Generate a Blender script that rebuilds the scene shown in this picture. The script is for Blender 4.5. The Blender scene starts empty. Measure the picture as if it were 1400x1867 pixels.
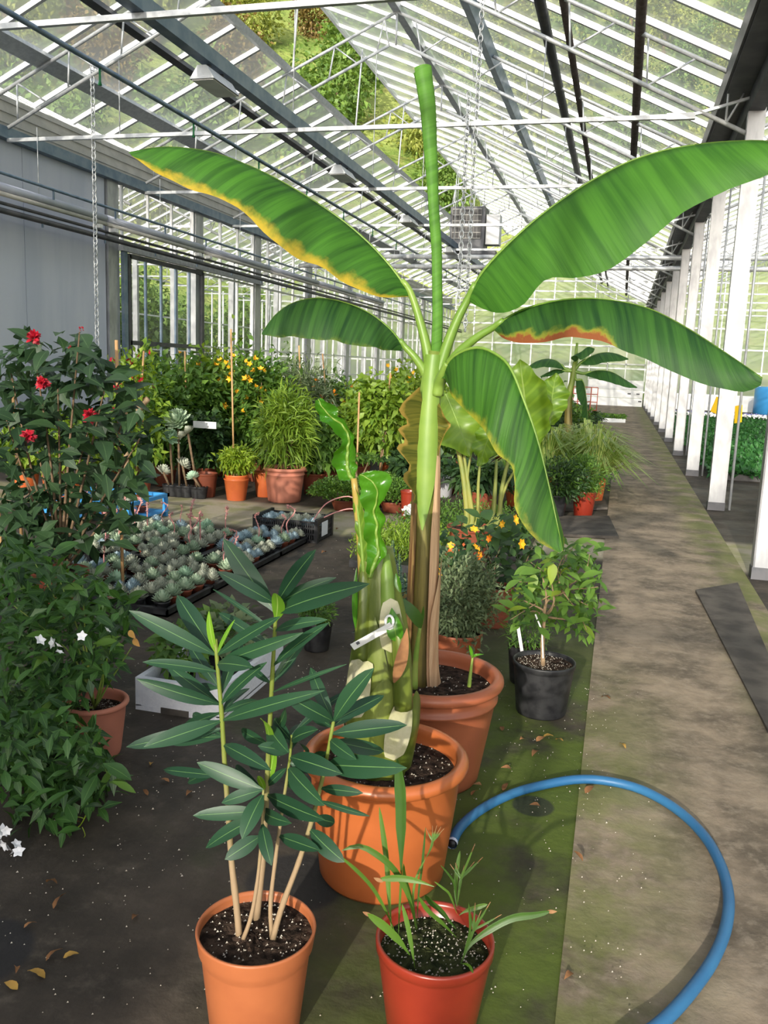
import bpy, math, random
import numpy as np
from mathutils import Vector, Matrix

scene = bpy.context.scene
COL = scene.collection
# ------------------------------------------------------------------ camera (frame taken as 1400 x 1867)
F_PX, YAW, PITCH, ROLL, CAM_H = 1558.2, 0.261944, 0.169688, 0.0385365, 1.6
def _axes():
    cy, sy, cp, sp = math.cos(YAW), math.sin(YAW), math.cos(PITCH), math.sin(PITCH)
    fwd = np.array([-sy*cp, cy*cp, -sp]); right = np.array([cy, sy, 0.0]); up = np.cross(right, fwd)
    c, s = math.cos(ROLL), math.sin(ROLL)
    return np.array([c*right + s*up, -s*right + c*up, fwd])
CAX = _axes()
cam_data = bpy.data.cameras.new('camera'); cam = bpy.data.objects.new('camera', cam_data); COL.objects.link(cam)
cam_data.sensor_fit = 'VERTICAL'; cam_data.sensor_height = 36.0; cam_data.lens = F_PX/1867*36.0
cam_data.clip_start = 0.05; cam_data.clip_end = 600
mw = Matrix.Identity(4)
for i in range(3):
    mw[i][0] = CAX[0][i]; mw[i][1] = CAX[1][i]; mw[i][2] = -CAX[2][i]
mw[2][3] = CAM_H
cam.matrix_world = mw
scene.camera = cam
# ------------------------------------------------------------------ sky, sun, exposure
SUN_EL, SUN_AZ = math.radians(17.0), math.radians(2.5)      # low sun behind the camera, light travels along +Y
world = bpy.data.worlds.new('world'); scene.world = world; world.use_nodes = True
wn = world.node_tree.nodes; wn.clear()
wo = wn.new('ShaderNodeOutputWorld'); wb = wn.new('ShaderNodeBackground'); sky = wn.new('ShaderNodeTexSky')
sky.sky_type = 'NISHITA'; sky.sun_disc = False; sky.sun_elevation = SUN_EL; sky.sun_rotation = math.pi + SUN_AZ
sky.air_density = 1.0; sky.dust_density = 1.6; sky.ozone_density = 1.0
wb.inputs['Strength'].default_value = 0.33
whs = wn.new('ShaderNodeHueSaturation'); whs.inputs['Saturation'].default_value = 0.45
world.node_tree.links.new(sky.outputs[0], whs.inputs['Color']); world.node_tree.links.new(whs.outputs[0], wb.inputs[0]); world.node_tree.links.new(wb.outputs[0], wo.inputs[0])
sun_l = bpy.data.lights.new('sun_offscreen', 'SUN'); sun_l.energy = 4.3; sun_l.angle = math.radians(0.6); sun_l.color = (1.0, 0.91, 0.78)
sun_o = bpy.data.objects.new('sun_offscreen', sun_l); COL.objects.link(sun_o)
sd = Vector((math.sin(SUN_AZ)*math.cos(SUN_EL), math.cos(SUN_AZ)*math.cos(SUN_EL), -math.sin(SUN_EL)))
sun_o.rotation_euler = sd.to_track_quat('-Z', 'Y').to_euler()
sun_o.location = (0, -30, 20)
scene.view_settings.view_transform = 'Standard'; scene.view_settings.look = 'None'
scene.view_settings.exposure = 0.40; scene.view_settings.gamma = 1.0
try: scene.view_settings.use_curve_mapping = False
except Exception: pass
scene.cycles.transparent_max_bounces = 24
scene.cycles.max_bounces = 7
scene.cycles.diffuse_bounces = 3; scene.cycles.glossy_bounces = 2; scene.cycles.transmission_bounces = 3
scene.cycles.sample_clamp_indirect = 6.0

# ------------------------------------------------------------------ pixel -> place helpers
def ray(x, y): return CAX.T @ np.array([(x-700)/F_PX, -(y-933.5)/F_PX, 1.0])
def gz(x, y, z=0.0):
    d = ray(x, y); t = (z-CAM_H)/d[2]; return np.array([0, 0, CAM_H]) + t*d
def gy(x, y, Y):
    d = ray(x, y); t = Y/d[1]; return np.array([0, 0, CAM_H]) + t*d
def A(*v): return np.array(v, float)
def nrm(v):
    v = np.asarray(v, float); l = np.linalg.norm(v); return v/l if l > 1e-9 else v

# ------------------------------------------------------------------ mesh helpers
class MB:
    def __init__(s): s.v = []; s.f = []; s.uv = []
    def add(s, v, f, uv=None):
        o = len(s.v); s.v += [tuple(map(float, p)) for p in v]
        s.f += [tuple(i+o for i in q) for q in f]
        s.uv += (list(uv) if uv is not None else [(0.0, 0.0)]*len(v)); return s
    def box(s, c, d):
        x, y, z = c; a, b, e = d[0]/2, d[1]/2, d[2]/2
        v = [(x-a,y-b,z-e),(x+a,y-b,z-e),(x+a,y+b,z-e),(x-a,y+b,z-e),(x-a,y-b,z+e),(x+a,y-b,z+e),(x+a,y+b,z+e),(x-a,y+b,z+e)]
        return s.add(v, [(3,2,1,0),(4,5,6,7),(0,1,5,4),(1,2,6,5),(2,3,7,6),(3,0,4,7)])
    def box2(s, lo, hi):
        return s.box([(a+b)/2 for a, b in zip(lo, hi)], [abs(b-a) for a, b in zip(lo, hi)])
    def bar(s, p, q, w, h, up=(0,0,1)):
        p, q = np.asarray(p, float), np.asarray(q, float); d = nrm(q-p)
        sd_ = np.cross(d, up)
        if np.linalg.norm(sd_) < 1e-4: sd_ = np.cross(d, (1,0,0))
        sd_ = nrm(sd_); u = np.cross(sd_, d); v = []
        for c in (p, q):
            for i, j in ((-1,-1),(1,-1),(1,1),(-1,1)): v.append(c + sd_*i*w/2 + u*j*h/2)
        return s.add(v, [(3,2,1,0),(4,5,6,7),(0,1,5,4),(1,2,6,5),(2,3,7,6),(3,0,4,7)])
    def tube(s, pts, r, n=8, cap=True, closed=False, flute=0.0, nf=5):
        P = [np.asarray(p, float) for p in pts]; m = len(P)
        R = [r]*m if np.isscalar(r) else list(r)
        v, f, uv = [], [], []; ref = None
        for i in range(m):
            a = P[(i-1) % m] if (closed or i > 0) else P[i]; b = P[(i+1) % m] if (closed or i < m-1) else P[i]
            d = nrm(b-a)
            if ref is None:
                ref = np.cross(d, (0,0,1)) if abs(d[2]) < .9 else np.cross(d, (1,0,0))
            ref = nrm(ref - d*np.dot(ref, d)); w = np.cross(d, ref)
            for k in range(n):
                t = 2*math.pi*k/n; rr = R[i]*(1+flute*math.cos(nf*t))
                v.append(P[i] + (ref*math.cos(t) + w*math.sin(t))*rr); uv.append((k/n, i/max(1, m-1)))
        for i in range(m if closed else m-1):
            j = (i+1) % m
            for k in range(n): f.append((i*n+k, i*n+(k+1) % n, j*n+(k+1) % n, j*n+k))
        if cap and not closed:
            f.append(tuple(range(n-1, -1, -1))); f.append(tuple((m-1)*n+k for k in range(n)))
        return s.add(v, f, uv)
    def lathe(s, prof, n=40, c=(0,0,0)):
        v, f, uv = [], [], []
        for i, (r, z) in enumerate(prof):
            for k in range(n):
                t = 2*math.pi*k/n; v.append((c[0]+r*math.cos(t), c[1]+r*math.sin(t), c[2]+z)); uv.append((k/n, i/(len(prof)-1)))
        for i in range(len(prof)-1):
            for k in range(n): f.append((i*n+k, i*n+(k+1) % n, (i+1)*n+(k+1) % n, (i+1)*n+k))
        return s.add(v, f, uv)
    def disc(s, c, r, n=32, rings=6, bump=0.0, rng=None):
        v = [tuple(c)]; f = []; uv = [(0.5, 0.5)]
        for i in range(1, rings+1):
            for k in range(n):
                t = 2*math.pi*k/n; rr = r*i/rings
                dz = (rng.uniform(-1, 1)*bump if rng is not None else 0) * (1 if i < rings else .3)
                v.append((c[0]+rr*math.cos(t), c[1]+rr*math.sin(t), c[2]+dz)); uv.append((.5+.5*rr/r*math.cos(t), .5+.5*rr/r*math.sin(t)))
        for k in range(n): f.append((0, 1+k, 1+(k+1) % n))
        for i in range(rings-1):
            for k in range(n): f.append((1+i*n+k, 1+(i+1)*n+k, 1+(i+1)*n+(k+1) % n, 1+i*n+(k+1) % n))
        return s.add(v, f, uv)
    def leaf(s, base, tip, width, n, bend=.08, fold=.15, nv=8, shape='lance', pet=0.0, twist=0.0, wave=0.0):
        base, tip = np.asarray(base, float), np.asarray(tip, float); ax = tip-base; L = np.linalg.norm(ax); a = ax/max(L, 1e-6)
        sd_ = np.cross(a, n)
        if np.linalg.norm(sd_) < 1e-3: sd_ = np.cross(a, (0.3, 1, 0.2))
        sd_ = nrm(sd_); nn = np.cross(sd_, a)
        if nn[2] < 0 and shape != 'keep': nn, sd_ = -nn, -sd_
        v, f, uv = [], [], []
        for i in range(nv+1):
            t = i/nv; tt = max(0.0, (t-pet)/(1-pet))
            if shape == 'lance': w = math.sin(math.pi*min(1, tt**.85))**.8
            elif shape == 'oleander': w = math.sin(math.pi*min(1, tt**.95))**.6
            elif shape == 'ovate': w = math.sin(math.pi*tt**.62)**.85
            elif shape == 'strap': w = min(1, tt*9+.25)*min(1, (1-t)*3.0)**.7
            elif shape == 'obov': w = math.sin(math.pi*tt**1.5)**.8
            else: w = math.sin(math.pi*tt)
            w = max(w*width/2, .0012 + .02*width if i < nv else 0.0005)
            c = base + a*L*t + nn*(bend*L*4*t*(1-t))
            th = twist*t; S = sd_*math.cos(th) + nn*math.sin(th); N = nn*math.cos(th) - sd_*math.sin(th)
            wv = wave*width*math.sin(t*17)
            v += [c - S*w + N*(fold*w+wv), c, c + S*w + N*(fold*w-wv)]; uv += [(0, t), (.5, t), (1, t)]
        for i in range(nv):
            o = i*3; f += [(o, o+1, o+4, o+3), (o+1, o+2, o+5, o+4)]
        return s.add(v, f, uv)
    def mesh(s, name, mat=None, off=None, smooth=True):
        me = bpy.data.meshes.new(name); v = s.v
        if off is not None: v = [(p[0]-off[0], p[1]-off[1], p[2]-off[2]) for p in v]
        me.from_pydata(v, [], s.f)
        if any(u != (0.0, 0.0) for u in s.uv[:400]):
            ul = me.uv_layers.new(name='UVMap'); li = np.empty(len(me.loops), np.int32); me.loops.foreach_get('vertex_index', li)
            ul.data.foreach_set('uv', np.asarray(s.uv, np.float32)[li].ravel())
        if smooth: me.polygons.foreach_set('use_smooth', np.ones(len(me.polygons), bool))
        if mat is not None: me.materials.append(mat)
        me.update(); return me
    def build(s, name, mat, parent=None, smooth=False, kind=None, label=None):
        off = world_loc(parent) if parent is not None else None
        me = s.mesh(name, mat, off, smooth); o = bpy.data.objects.new(name, me); COL.objects.link(o)
        if parent is not None: o.parent = parent
        if kind: o['kind'] = kind
        if label: o['label'] = label
        return o
def world_loc(o):
    l = Vector((0, 0, 0))
    while o is not None: l = l + o.location; o = o.parent
    return l
def tag(o, label, cat=None, group=None, kind=None):
    o['label'] = label
    if cat: o['category'] = cat
    if group: o['group'] = group
    if kind: o['kind'] = kind
    return o
def thing(name, loc, label, cat, group=None, kind=None):
    o = bpy.data.objects.new(name, None); COL.objects.link(o); o.location = tuple(map(float, loc)); o.empty_display_size = .1
    return tag(o, label, cat, group, kind)
def place(me, name, loc, parent=None, rot=None, scale=None):
    o = bpy.data.objects.new(name, me); COL.objects.link(o)
    l = Vector(tuple(map(float, loc)))
    if parent is not None: o.parent = parent; l = l - world_loc(parent)
    o.location = l
    if rot is not None: o.rotation_euler = rot
    if scale is not None: o.scale = (scale,)*3 if np.isscalar(scale) else scale
    return o
def dup_tree(root, loc, rotz=None, scale=None, label=None, group=None):
    r = root.copy(); COL.objects.link(r); r.location = tuple(map(float, loc))
    if rotz is not None: r.rotation_euler = (0, 0, rotz)
    if scale is not None: r.scale = (scale,)*3
    if label: r['label'] = label
    if group: r['group'] = group
    for ch in list(root.children):
        c = ch.copy(); COL.objects.link(c); c.parent = r
        for g in list(ch.children):
            d = g.copy(); COL.objects.link(d); d.parent = c
    return r
def smooth_path(pts, k=6):
    P = [np.asarray(p, float) for p in pts]; out = []
    for i in range(len(P)-1):
        p0 = P[max(0, i-1)]; p1 = P[i]; p2 = P[i+1]; p3 = P[min(len(P)-1, i+2)]
        for j in range(k):
            t = j/k; out.append(.5*((2*p1)+(-p0+p2)*t+(2*p0-5*p1+4*p2-p3)*t*t+(-p0+3*p1-3*p2+p3)*t**3))
    out.append(P[-1]); return out
def resample(pts, n):
    P = np.array(smooth_path(pts, 8)); d = np.r_[0, np.cumsum(np.linalg.norm(np.diff(P, axis=0), axis=1))]
    s = np.linspace(0, d[-1], n); return np.stack([np.interp(s, d, P[:, i]) for i in range(P.shape[1])], 1)

# ------------------------------------------------------------------ materials
def _nt(name):
    m = bpy.data.materials.new(name); m.use_nodes = True; nt = m.node_tree; nt.nodes.clear()
    out = nt.nodes.new('ShaderNodeOutputMaterial'); return m, nt, out
class N:
    def __init__(s, nt): s.nt = nt
    def n(s, t, **kw):
        x = s.nt.nodes.new(t)
        for k, v in kw.items():
            if k.startswith('_'): x.inputs[k[1:]].default_value = v
            else: setattr(x, k, v)
        return x
    def l(s, a, b): s.nt.links.new(a, b)
    def val(s, x, sock):
        if hasattr(x, 'is_linked') or hasattr(x, 'links'): s.l(x, sock)
        else: sock.default_value = x
    def math(s, op, a, b=None, c=None, clamp=False):
        x = s.n('ShaderNodeMath', operation=op, use_clamp=clamp); s.val(a, x.inputs[0])
        if b is not None: s.val(b, x.inputs[1])
        if c is not None: s.val(c, x.inputs[2])
        return x.outputs[0]
    def mix(s, fac, a, b):
        x = s.n('ShaderNodeMix', data_type='RGBA'); s.val(fac, x.inputs[0])
        for q, i in ((a, 6), (b, 7)):
            if isinstance(q, (tuple, list)): x.inputs[i].default_value = (*q[:3], 1)
            else: s.l(q, x.inputs[i])
        return x.outputs[2]
    def noise(s, scale, vec=None, detail=4, rough=.55, dist=0.0):
        x = s.n('ShaderNodeTexNoise'); x.inputs['Scale'].default_value = scale; x.inputs['Detail'].default_value = detail
        x.inputs['Roughness'].default_value = rough; x.inputs['Distortion'].default_value = dist
        if vec is not None: s.l(vec, x.inputs['Vector'])
        return x.outputs[0]
    def ramp(s, x, lo, hi):
        r = s.n('ShaderNodeMapRange', interpolation_type='SMOOTHSTEP'); s.val(x, r.inputs[0])
        r.inputs[1].default_value = lo; r.inputs[2].default_value = hi; return r.outputs[0]
    def coord(s, kind='Object', scale=None):
        c = s.n('ShaderNodeTexCoord').outputs[kind]
        if scale is not None:
            m = s.n('ShaderNodeMapping'); s.l(c, m.inputs[0]); m.inputs['Scale'].default_value = scale; return m.outputs[0]
        return c
    def xyz(s, v):
        x = s.n('ShaderNodeSeparateXYZ'); s.l(v, x.inputs[0]); return x.outputs
    def bump(s, h, strength=.3, dist=.01):
        b = s.n('ShaderNodeBump'); b.inputs['Strength'].default_value = strength; b.inputs['Distance'].default_value = dist
        s.l(h, b.inputs['Height']); return b.outputs[0]
    def bsdf(s, col, rough=.6, spec=.4, metal=0.0, normal=None):
        p = s.n('ShaderNodeBsdfPrincipled')
        if isinstance(col, (tuple, list)): p.inputs['Base Color'].default_value = (*col[:3], 1)
        else: s.l(col, p.inputs['Base Color'])
        s.val(rough, p.inputs['Roughness']); p.inputs['Specular IOR Level'].default_value = spec; p.inputs['Metallic'].default_value = metal
        if normal is not None: s.l(normal, p.inputs['Normal'])
        return p.outputs[0]
    def mixs(s, fac, a, b):
        x = s.n('ShaderNodeMixShader'); s.val(fac, x.inputs[0]); s.l(a, x.inputs[1]); s.l(b, x.inputs[2]); return x.outputs[0]
def srgb(*c): return tuple(((v/255)/12.92 if v/255 <= .04045 else ((v/255+.055)/1.055)**2.4) for v in c)
def mat(name, col, col2=None, scale=8, rough=.55, spec=.4, metal=0.0, bump=None, lo=.35, hi=.65, coord='Object', cscale=None, rv=0.0):
    m, nt, out = _nt(name); q = N(nt); co = q.coord(coord, cscale)
    c = col
    if col2 is not None: c = q.mix(q.ramp(q.noise(scale, co), lo, hi), col, col2)
    if rv > 0:
        h = q.n('ShaderNodeHueSaturation'); oi = q.n('ShaderNodeObjectInfo')
        q.l(q.math('MULTIPLY_ADD', oi.outputs['Random'], 2*rv, 1-rv), h.inputs['Value'])
        if isinstance(c, (tuple, list)): h.inputs['Color'].default_value = (*c[:3], 1)
        else: q.l(c, h.inputs['Color'])
        c = h.outputs[0]
    nm = q.bump(q.noise(bump[0], co, 5), bump[1], bump[2] if len(bump) > 2 else .01) if bump else None
    q.l(q.bsdf(c, rough, spec, metal, nm), out.inputs[0]); return m
def leaf_mat(name, dark, light, rib=None, rough=.4, trans=.3, tcol=None, spec=.45, ribw=.05, vein=0.0, edge=None, nscale=6, veinf=150.0):
    """thin leaf: colour by island/object random and noise, optional pale midrib, light passing through"""
    m, nt, out = _nt(name); q = N(nt)
    g = q.n('ShaderNodeNewGeometry'); oi = q.n('ShaderNodeObjectInfo')
    r = q.math('FRACT', q.math('ADD', g.outputs['Random Per Island'], oi.outputs['Random']))
    nz = q.noise(nscale, q.coord('Object'), 3)
    c = q.mix(q.math('ADD', q.math('MULTIPLY', r, .75), q.math('MULTIPLY_ADD', nz, .9, -.35), clamp=True), dark, light)
    uv = q.xyz(q.coord('UV')); du = q.math('ABSOLUTE', q.math('SUBTRACT', uv[0], .5))
    if vein > 0:
        wv = q.math('SINE', q.math('MULTIPLY', q.math('SUBTRACT', uv[1], q.math('MULTIPLY', du, .35)), veinf))
        c = q.mix(q.math('MULTIPLY', q.ramp(wv, .2, 1.0), vein), c, light)
    if edge is not None:
        e = q.ramp(q.math('ADD', du, q.math('MULTIPLY', q.noise(5, q.coord('Object')), .12)), .44, .56); c = q.mix(e, c, edge)
    if rib is not None: c = q.mix(q.ramp(du, ribw, ribw*.4), c, rib)
    s1 = q.bsdf(c, rough, spec)
    t = q.n('ShaderNodeBsdfTranslucent')
    if tcol is None:
        hs = q.n('ShaderNodeHueSaturation'); q.l(c, hs.inputs['Color']); hs.inputs['Hue'].default_value = .48; hs.inputs['Saturation'].default_value = 1.15; hs.inputs['Value'].default_value = 1.7
        q.l(hs.outputs[0], t.inputs[0])
    else: t.inputs[0].default_value = (*tcol, 1)
    q.l(q.mixs(trans, s1, t.outputs[0]), out.inputs[0]); return m

MAT = {}
def define_materials():
    D = MAT
    D['galv'] = mat('galvanised_steel', (.62,.64,.66), (.50,.52,.55), 14, .42, .5, .30, bump=(60,.05))
    D['galv_post'] = mat('galvanised_post', (.42,.43,.45), (.30,.31,.33), 7, .38, .5, .45, cscale=(1,1,.35), bump=(40,.06))
    D['alu'] = mat('white_aluminium', (.78,.79,.80), (.66,.67,.69), 3, .38, .5, .25)
    D['steel_blue'] = mat('blue_grey_steel', (.12,.18,.26), (.20,.26,.34), 5, .42, .5, .4)
    D['steel_dark'] = mat('dark_grey_steel', (.06,.065,.075), (.10,.10,.11), 4, .5, .4, .3)
    D['brown_screen'] = mat('rolled_shade_cloth', (.075,.06,.055), (.11,.09,.085), 12, .8, .2)
    D['panel_grey'] = mat('wall_panel_grey', (.60,.62,.74), (.52,.55,.68), 2.0, .5, .35, .1, cscale=(1,1,.15))
    D['beige_rib'] = mat('beige_fascia', (.62,.59,.55), (.52,.50,.47), 4, .55)
    D['white_paint'] = mat('white_paint', (.80,.80,.80), (.72,.73,.74), 4, .5)
    D['black_rubber'] = mat('black_plastic', (.012,.012,.014), (.03,.03,.032), 20, .45, .4, bump=(80,.05))
    D['white_plastic'] = mat('white_plastic', (.80,.80,.80), (.72,.72,.72), 6, .4)
    D['soil'] = mat('potting_soil', (.018,.012,.009), (.07,.045,.032), 38, .95, .1, bump=(55,.9,.03))
    D['soil_moss'] = mat('mossy_soil', (.016,.022,.008), (.05,.055,.02), 30, .95, .1, bump=(55,.9,.03))
    D['perlite'] = mat('perlite', (.50,.46,.39), (.36,.31,.25), 30, .9, .1)
    D['terracotta'] = mat('terracotta_orange', (.37,.115,.042), (.31,.092,.034), 5, .42, .45, rv=.05)
    D['terracotta2'] = mat('terracotta_big_pot', (.42,.112,.030), (.36,.094,.026), 4, .36, .5)
    D['terracotta3'] = mat('terracotta_rear_pot', (.33,.095,.042), (.27,.078,.034), 4, .42, .45)
    D['redpot'] = mat('red_plastic_pot', (.245,.028,.013), (.20,.022,.011), 5, .3, .5)
    D['pinkpot'] = mat('pink_terracotta', (.55,.20,.13), (.46,.17,.11), 4, .5, .35)
    D['orangepot'] = mat('orange_plastic_pot', (.55,.13,.035), (.46,.10,.03), 5, .4, .45, rv=.2)
    D['brownpot'] = mat('brown_plastic_pot', (.23,.06,.03), (.17,.045,.024), 5, .5, .35, rv=.2)
    D['blue'] = mat('blue_hose', (.020,.105,.24), (.03,.14,.29), 3, .45, .4)
    D['bluepl'] = mat('blue_plastic', (.05,.28,.62), None, 3, .35)
    D['bamboo'] = mat('bamboo_cane', (.56,.34,.16), (.42,.24,.11), 9, .6, cscale=(1,1,.3))
    D['bark'] = mat('woody_stem', (.20,.13,.08), (.12,.085,.05), 24, .85, .2, bump=(40,.4))
    D['bark_pale'] = mat('pale_woody_stem', (.36,.25,.15), (.25,.17,.10), 26, .8, .2, bump=(60,.3))
    D['stem_green'] = mat('green_stem', (.16,.27,.04), (.24,.30,.06), 12, .5)
    D['dryleaf'] = mat('dry_leaf', (.25,.12,.05), (.15,.07,.032), 20, .8, .2, rv=.35)
    D['yellowleaf'] = mat('yellow_leaf', (.40,.24,.055), (.30,.16,.045), 15, .75, .2)
    D['foam'] = mat('white_foam', (.80,.80,.84), (.74,.74,.79), 60, .75, .2, bump=(150,.15))
    D['fl_red'] = mat('red_flower', (.42,.008,.020), (.26,.005,.018), 20, .5)
    D['fl_white'] = mat('white_flower', (.80,.79,.80), None, 20, .55)
    D['fl_yellow'] = mat('yellow_flower', (.80,.46,.02), (.75,.33,.01), 20, .55)
    D['fl_orange'] = mat('orange_flower', (.75,.16,.008), (.70,.28,.01), 20, .55)
    D['fl_pink'] = mat('pink_flower_stalk', (.52,.20,.20), (.62,.32,.28), 25, .6)
    D['wood_pale'] = mat('pale_label', (.70,.70,.68), None, 4, .5)
    D['yellow_card'] = mat('yellow_sticky_card', (.85,.52,.01), None, 4, .5)
    D['red_rack'] = mat('red_rack_metal', (.42,.09,.05), None, 5, .5)
    # glass
    m, nt, out = _nt('dusty_glass'); q = N(nt)
    tr = q.n('ShaderNodeBsdfTransparent'); tr.inputs[0].default_value = (.93,.95,.94,1)
    gl = q.n('ShaderNodeBsdfGlossy'); gl.inputs['Roughness'].default_value = .12; gl.inputs[0].default_value = (.9,.9,.9,1)
    fr = q.n('ShaderNodeFresnel'); fr.inputs[0].default_value = 1.35
    df = q.n('ShaderNodeBsdfDiffuse'); df.inputs[0].default_value = (.72,.74,.72,1)
    tl = q.n('ShaderNodeBsdfTranslucent'); tl.inputs[0].default_value = (.72,.74,.72,1)
    dust = q.mixs(.5, df.outputs[0], tl.outputs[0])
    nz = q.noise(.9, q.coord('Object'), 5, .6)
    a = q.mixs(q.math('MULTIPLY_ADD', nz, .38, .17), tr.outputs[0], dust)
    q.l(q.mixs(q.math('MULTIPLY', fr.outputs[0], .55), a, gl.outputs[0]), out.inputs[0]); D['glass'] = m
    # clean glass for walls
    m, nt, out = _nt('wall_glass'); q = N(nt)
    tr = q.n('ShaderNodeBsdfTransparent'); tr.inputs[0].default_value = (.90,.93,.94,1)
    gl = q.n('ShaderNodeBsdfGlossy'); gl.inputs['Roughness'].default_value = .06
    fr = q.n('ShaderNodeFresnel'); fr.inputs[0].default_value = 1.35
    df = q.n('ShaderNodeBsdfDiffuse'); df.inputs[0].default_value = (.7,.73,.74,1)
    a = q.mixs(.07, tr.outputs[0], df.outputs[0])
    q.l(q.mixs(q.math('MULTIPLY', fr.outputs[0], .7), a, gl.outputs[0]), out.inputs[0]); D['wglass'] = m
    # milky end wall glazing
    m, nt, out = _nt('milky_glazing'); q = N(nt)
    tr = q.n('ShaderNodeBsdfTransparent'); tr.inputs[0].default_value = (.9,.95,.92,1)
    df = q.n('ShaderNodeBsdfDiffuse'); df.inputs[0].default_value = (.74,.76,.74,1)
    tl = q.n('ShaderNodeBsdfTranslucent'); tl.inputs[0].default_value = (.74,.76,.74,1)
    q.l(q.mixs(.45, tr.outputs[0], q.mixs(.5, df.outputs[0], tl.outputs[0])), out.inputs[0]); D['milk'] = m
    # floor: black ground cloth, dust, algae near the pots
    m, nt, out = _nt('ground_cloth'); q = N(nt); co = q.coord('Object'); X = q.xyz(co)
    base = q.mix(q.ramp(q.noise(1.6, co, 6, .65), .35, .7), (.028,.022,.016), (.078,.060,.044))
    base = q.mix(q.math('MULTIPLY', q.ramp(q.noise(9, co, 6, .7), .5, .75), .6), base, (.115,.092,.07))
    gx_ = q.math('MULTIPLY', q.ramp(X[0], -1.0, -.25), q.ramp(X[0], .75, .05)); gy_ = q.math('MULTIPLY', q.ramp(X[1], 1.2, 2.0), q.ramp(X[1], 6.5, 3.6))
    al = q.math('MULTIPLY', q.math('MULTIPLY', gx_, gy_), q.ramp(q.noise(2.2, co, 5, .6), .28, .55))
    base = q.mix(q.math('MULTIPLY', al, .85), base, (.085,.125,.012))
    al2 = q.math('MULTIPLY', q.ramp(q.noise(1.1, co, 4, .6), .58, .72), .4)
    base = q.mix(al2, base, (.05,.065,.015))
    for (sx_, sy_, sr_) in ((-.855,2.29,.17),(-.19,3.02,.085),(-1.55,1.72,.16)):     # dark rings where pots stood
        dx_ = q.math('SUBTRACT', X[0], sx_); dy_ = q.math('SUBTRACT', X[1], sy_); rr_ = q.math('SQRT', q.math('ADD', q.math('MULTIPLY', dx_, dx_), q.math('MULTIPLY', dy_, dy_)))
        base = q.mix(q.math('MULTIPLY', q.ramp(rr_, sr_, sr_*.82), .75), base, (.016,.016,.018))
    cp = q.math('MULTIPLY', q.ramp(X[1], 7.45, 7.7), q.ramp(X[1], 9.05, 8.8)); cp = q.math('MULTIPLY', cp, q.ramp(X[0], -9, -8))
    base = q.mix(q.math('MULTIPLY', cp, .9), base, q.mix(q.ramp(q.noise(3, co, 5), .4, .65), (.40,.34,.25), (.27,.26,.12)))
    wet = q.ramp(q.noise(.9, co, 3), .4, .65)
    q.l(q.bsdf(base, q.math('MULTIPLY_ADD', wet, -.25, .85), .35, 0, q.bump(q.noise(14, co, 6), .35, .02)), out.inputs[0]); D['floor'] = m
    # path mat
    m, nt, out = _nt('path_mat'); q = N(nt); co = q.coord('Object'); X = q.xyz(co)
    cst = q.coord('Object', (1.0, .35, 1))
    base = q.mix(q.ramp(q.noise(2.6, co, 7, .65, .1), .33, .68), (.115,.090,.064), (.330,.255,.180))
    base = q.mix(q.math('MULTIPLY', q.ramp(q.noise(22, co, 5, .7), .45, .7), .5), base, (.34,.275,.205))
    base = q.mix(q.math('MULTIPLY', q.ramp(q.noise(1.3, cst, 5, .6), .55, .7), .55), base, (.085,.072,.06))
    ed = q.math('ADD', q.ramp(X[0], .62, .95), q.math('MULTIPLY', q.ramp(X[0], .50, .0), q.ramp(X[1], 5.2, 3.2)))
    mo = q.math('MULTIPLY', ed, q.ramp(q.noise(2.0, co, 6, .65), .36, .58))
    base = q.mix(q.math('MULTIPLY', mo, .75), base, q.mix(q.noise(3, co), (.075,.105,.018), (.20,.21,.06)))
    q.l(q.bsdf(base, .82, .3, 0, q.bump(q.noise(11, co, 6, .6, .1), .35, .02)), out.inputs[0]); D['path'] = m
    # hillside
    m, nt, out = _nt('hillside'); q = N(nt); co = q.coord('Object')
    base = q.mix(q.ramp(q.noise(.12, co, 8, .7), .35, .65), (.09,.15,.03), (.27,.32,.09))
    base = q.mix(q.math('MULTIPLY', q.ramp(q.noise(.5, co, 6, .7), .5, .7), .6), base, (.23,.19,.08))
    q.l(q.bsdf(base, .9, .1, 0, q.bump(q.noise(.8, co, 6), 1.0, .8)), out.inputs[0]); D['hill'] = m
    G = leaf_mat
    D['hilltree0'] = G('tree_leaves_green', (.055,.12,.022), (.19,.30,.06), rough=.6, trans=.25, nscale=.6)
    D['hilltree1'] = G('tree_leaves_olive', (.13,.18,.03), (.35,.38,.09), rough=.6, trans=.25, nscale=.6)
    D['hilltree2'] = G('tree_leaves_russet', (.10,.075,.02), (.24,.17,.05), rough=.6, trans=.25, nscale=.6)
    D['oleander'] = G('oleander_leaf', (.009,.038,.018), (.021,.068,.029), rib=(.11,.22,.07), rough=.46, trans=.16, ribw=.028, vein=.18)
    D['oleander_y'] = G('young_oleander_leaf', (.10,.26,.02), (.19,.36,.03), rib=(.34,.48,.12), rough=.4, trans=.35, ribw=.05)
    D['palm'] = G('palm_leaf', (.030,.085,.012), (.10,.20,.025), rough=.45, trans=.3, vein=0)
    D['palm_dry'] = mat('dry_palm_tip', (.20,.10,.045), (.30,.17,.08), 20, .8, .2)
    D['bushR'] = G('dark_shrub_leaf', (.012,.035,.014), (.040,.085,.030), rib=(.07,.13,.05), rough=.5, trans=.22, ribw=.03)
    D['bushS'] = G('climber_leaf', (.010,.036,.009), (.060,.155,.028), rib=(.10,.2,.05), rough=.45, trans=.25, ribw=.03)
    D['lime'] = G('lime_leaf', (.12,.22,.015), (.32,.42,.04), rough=.5, trans=.35)
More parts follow.
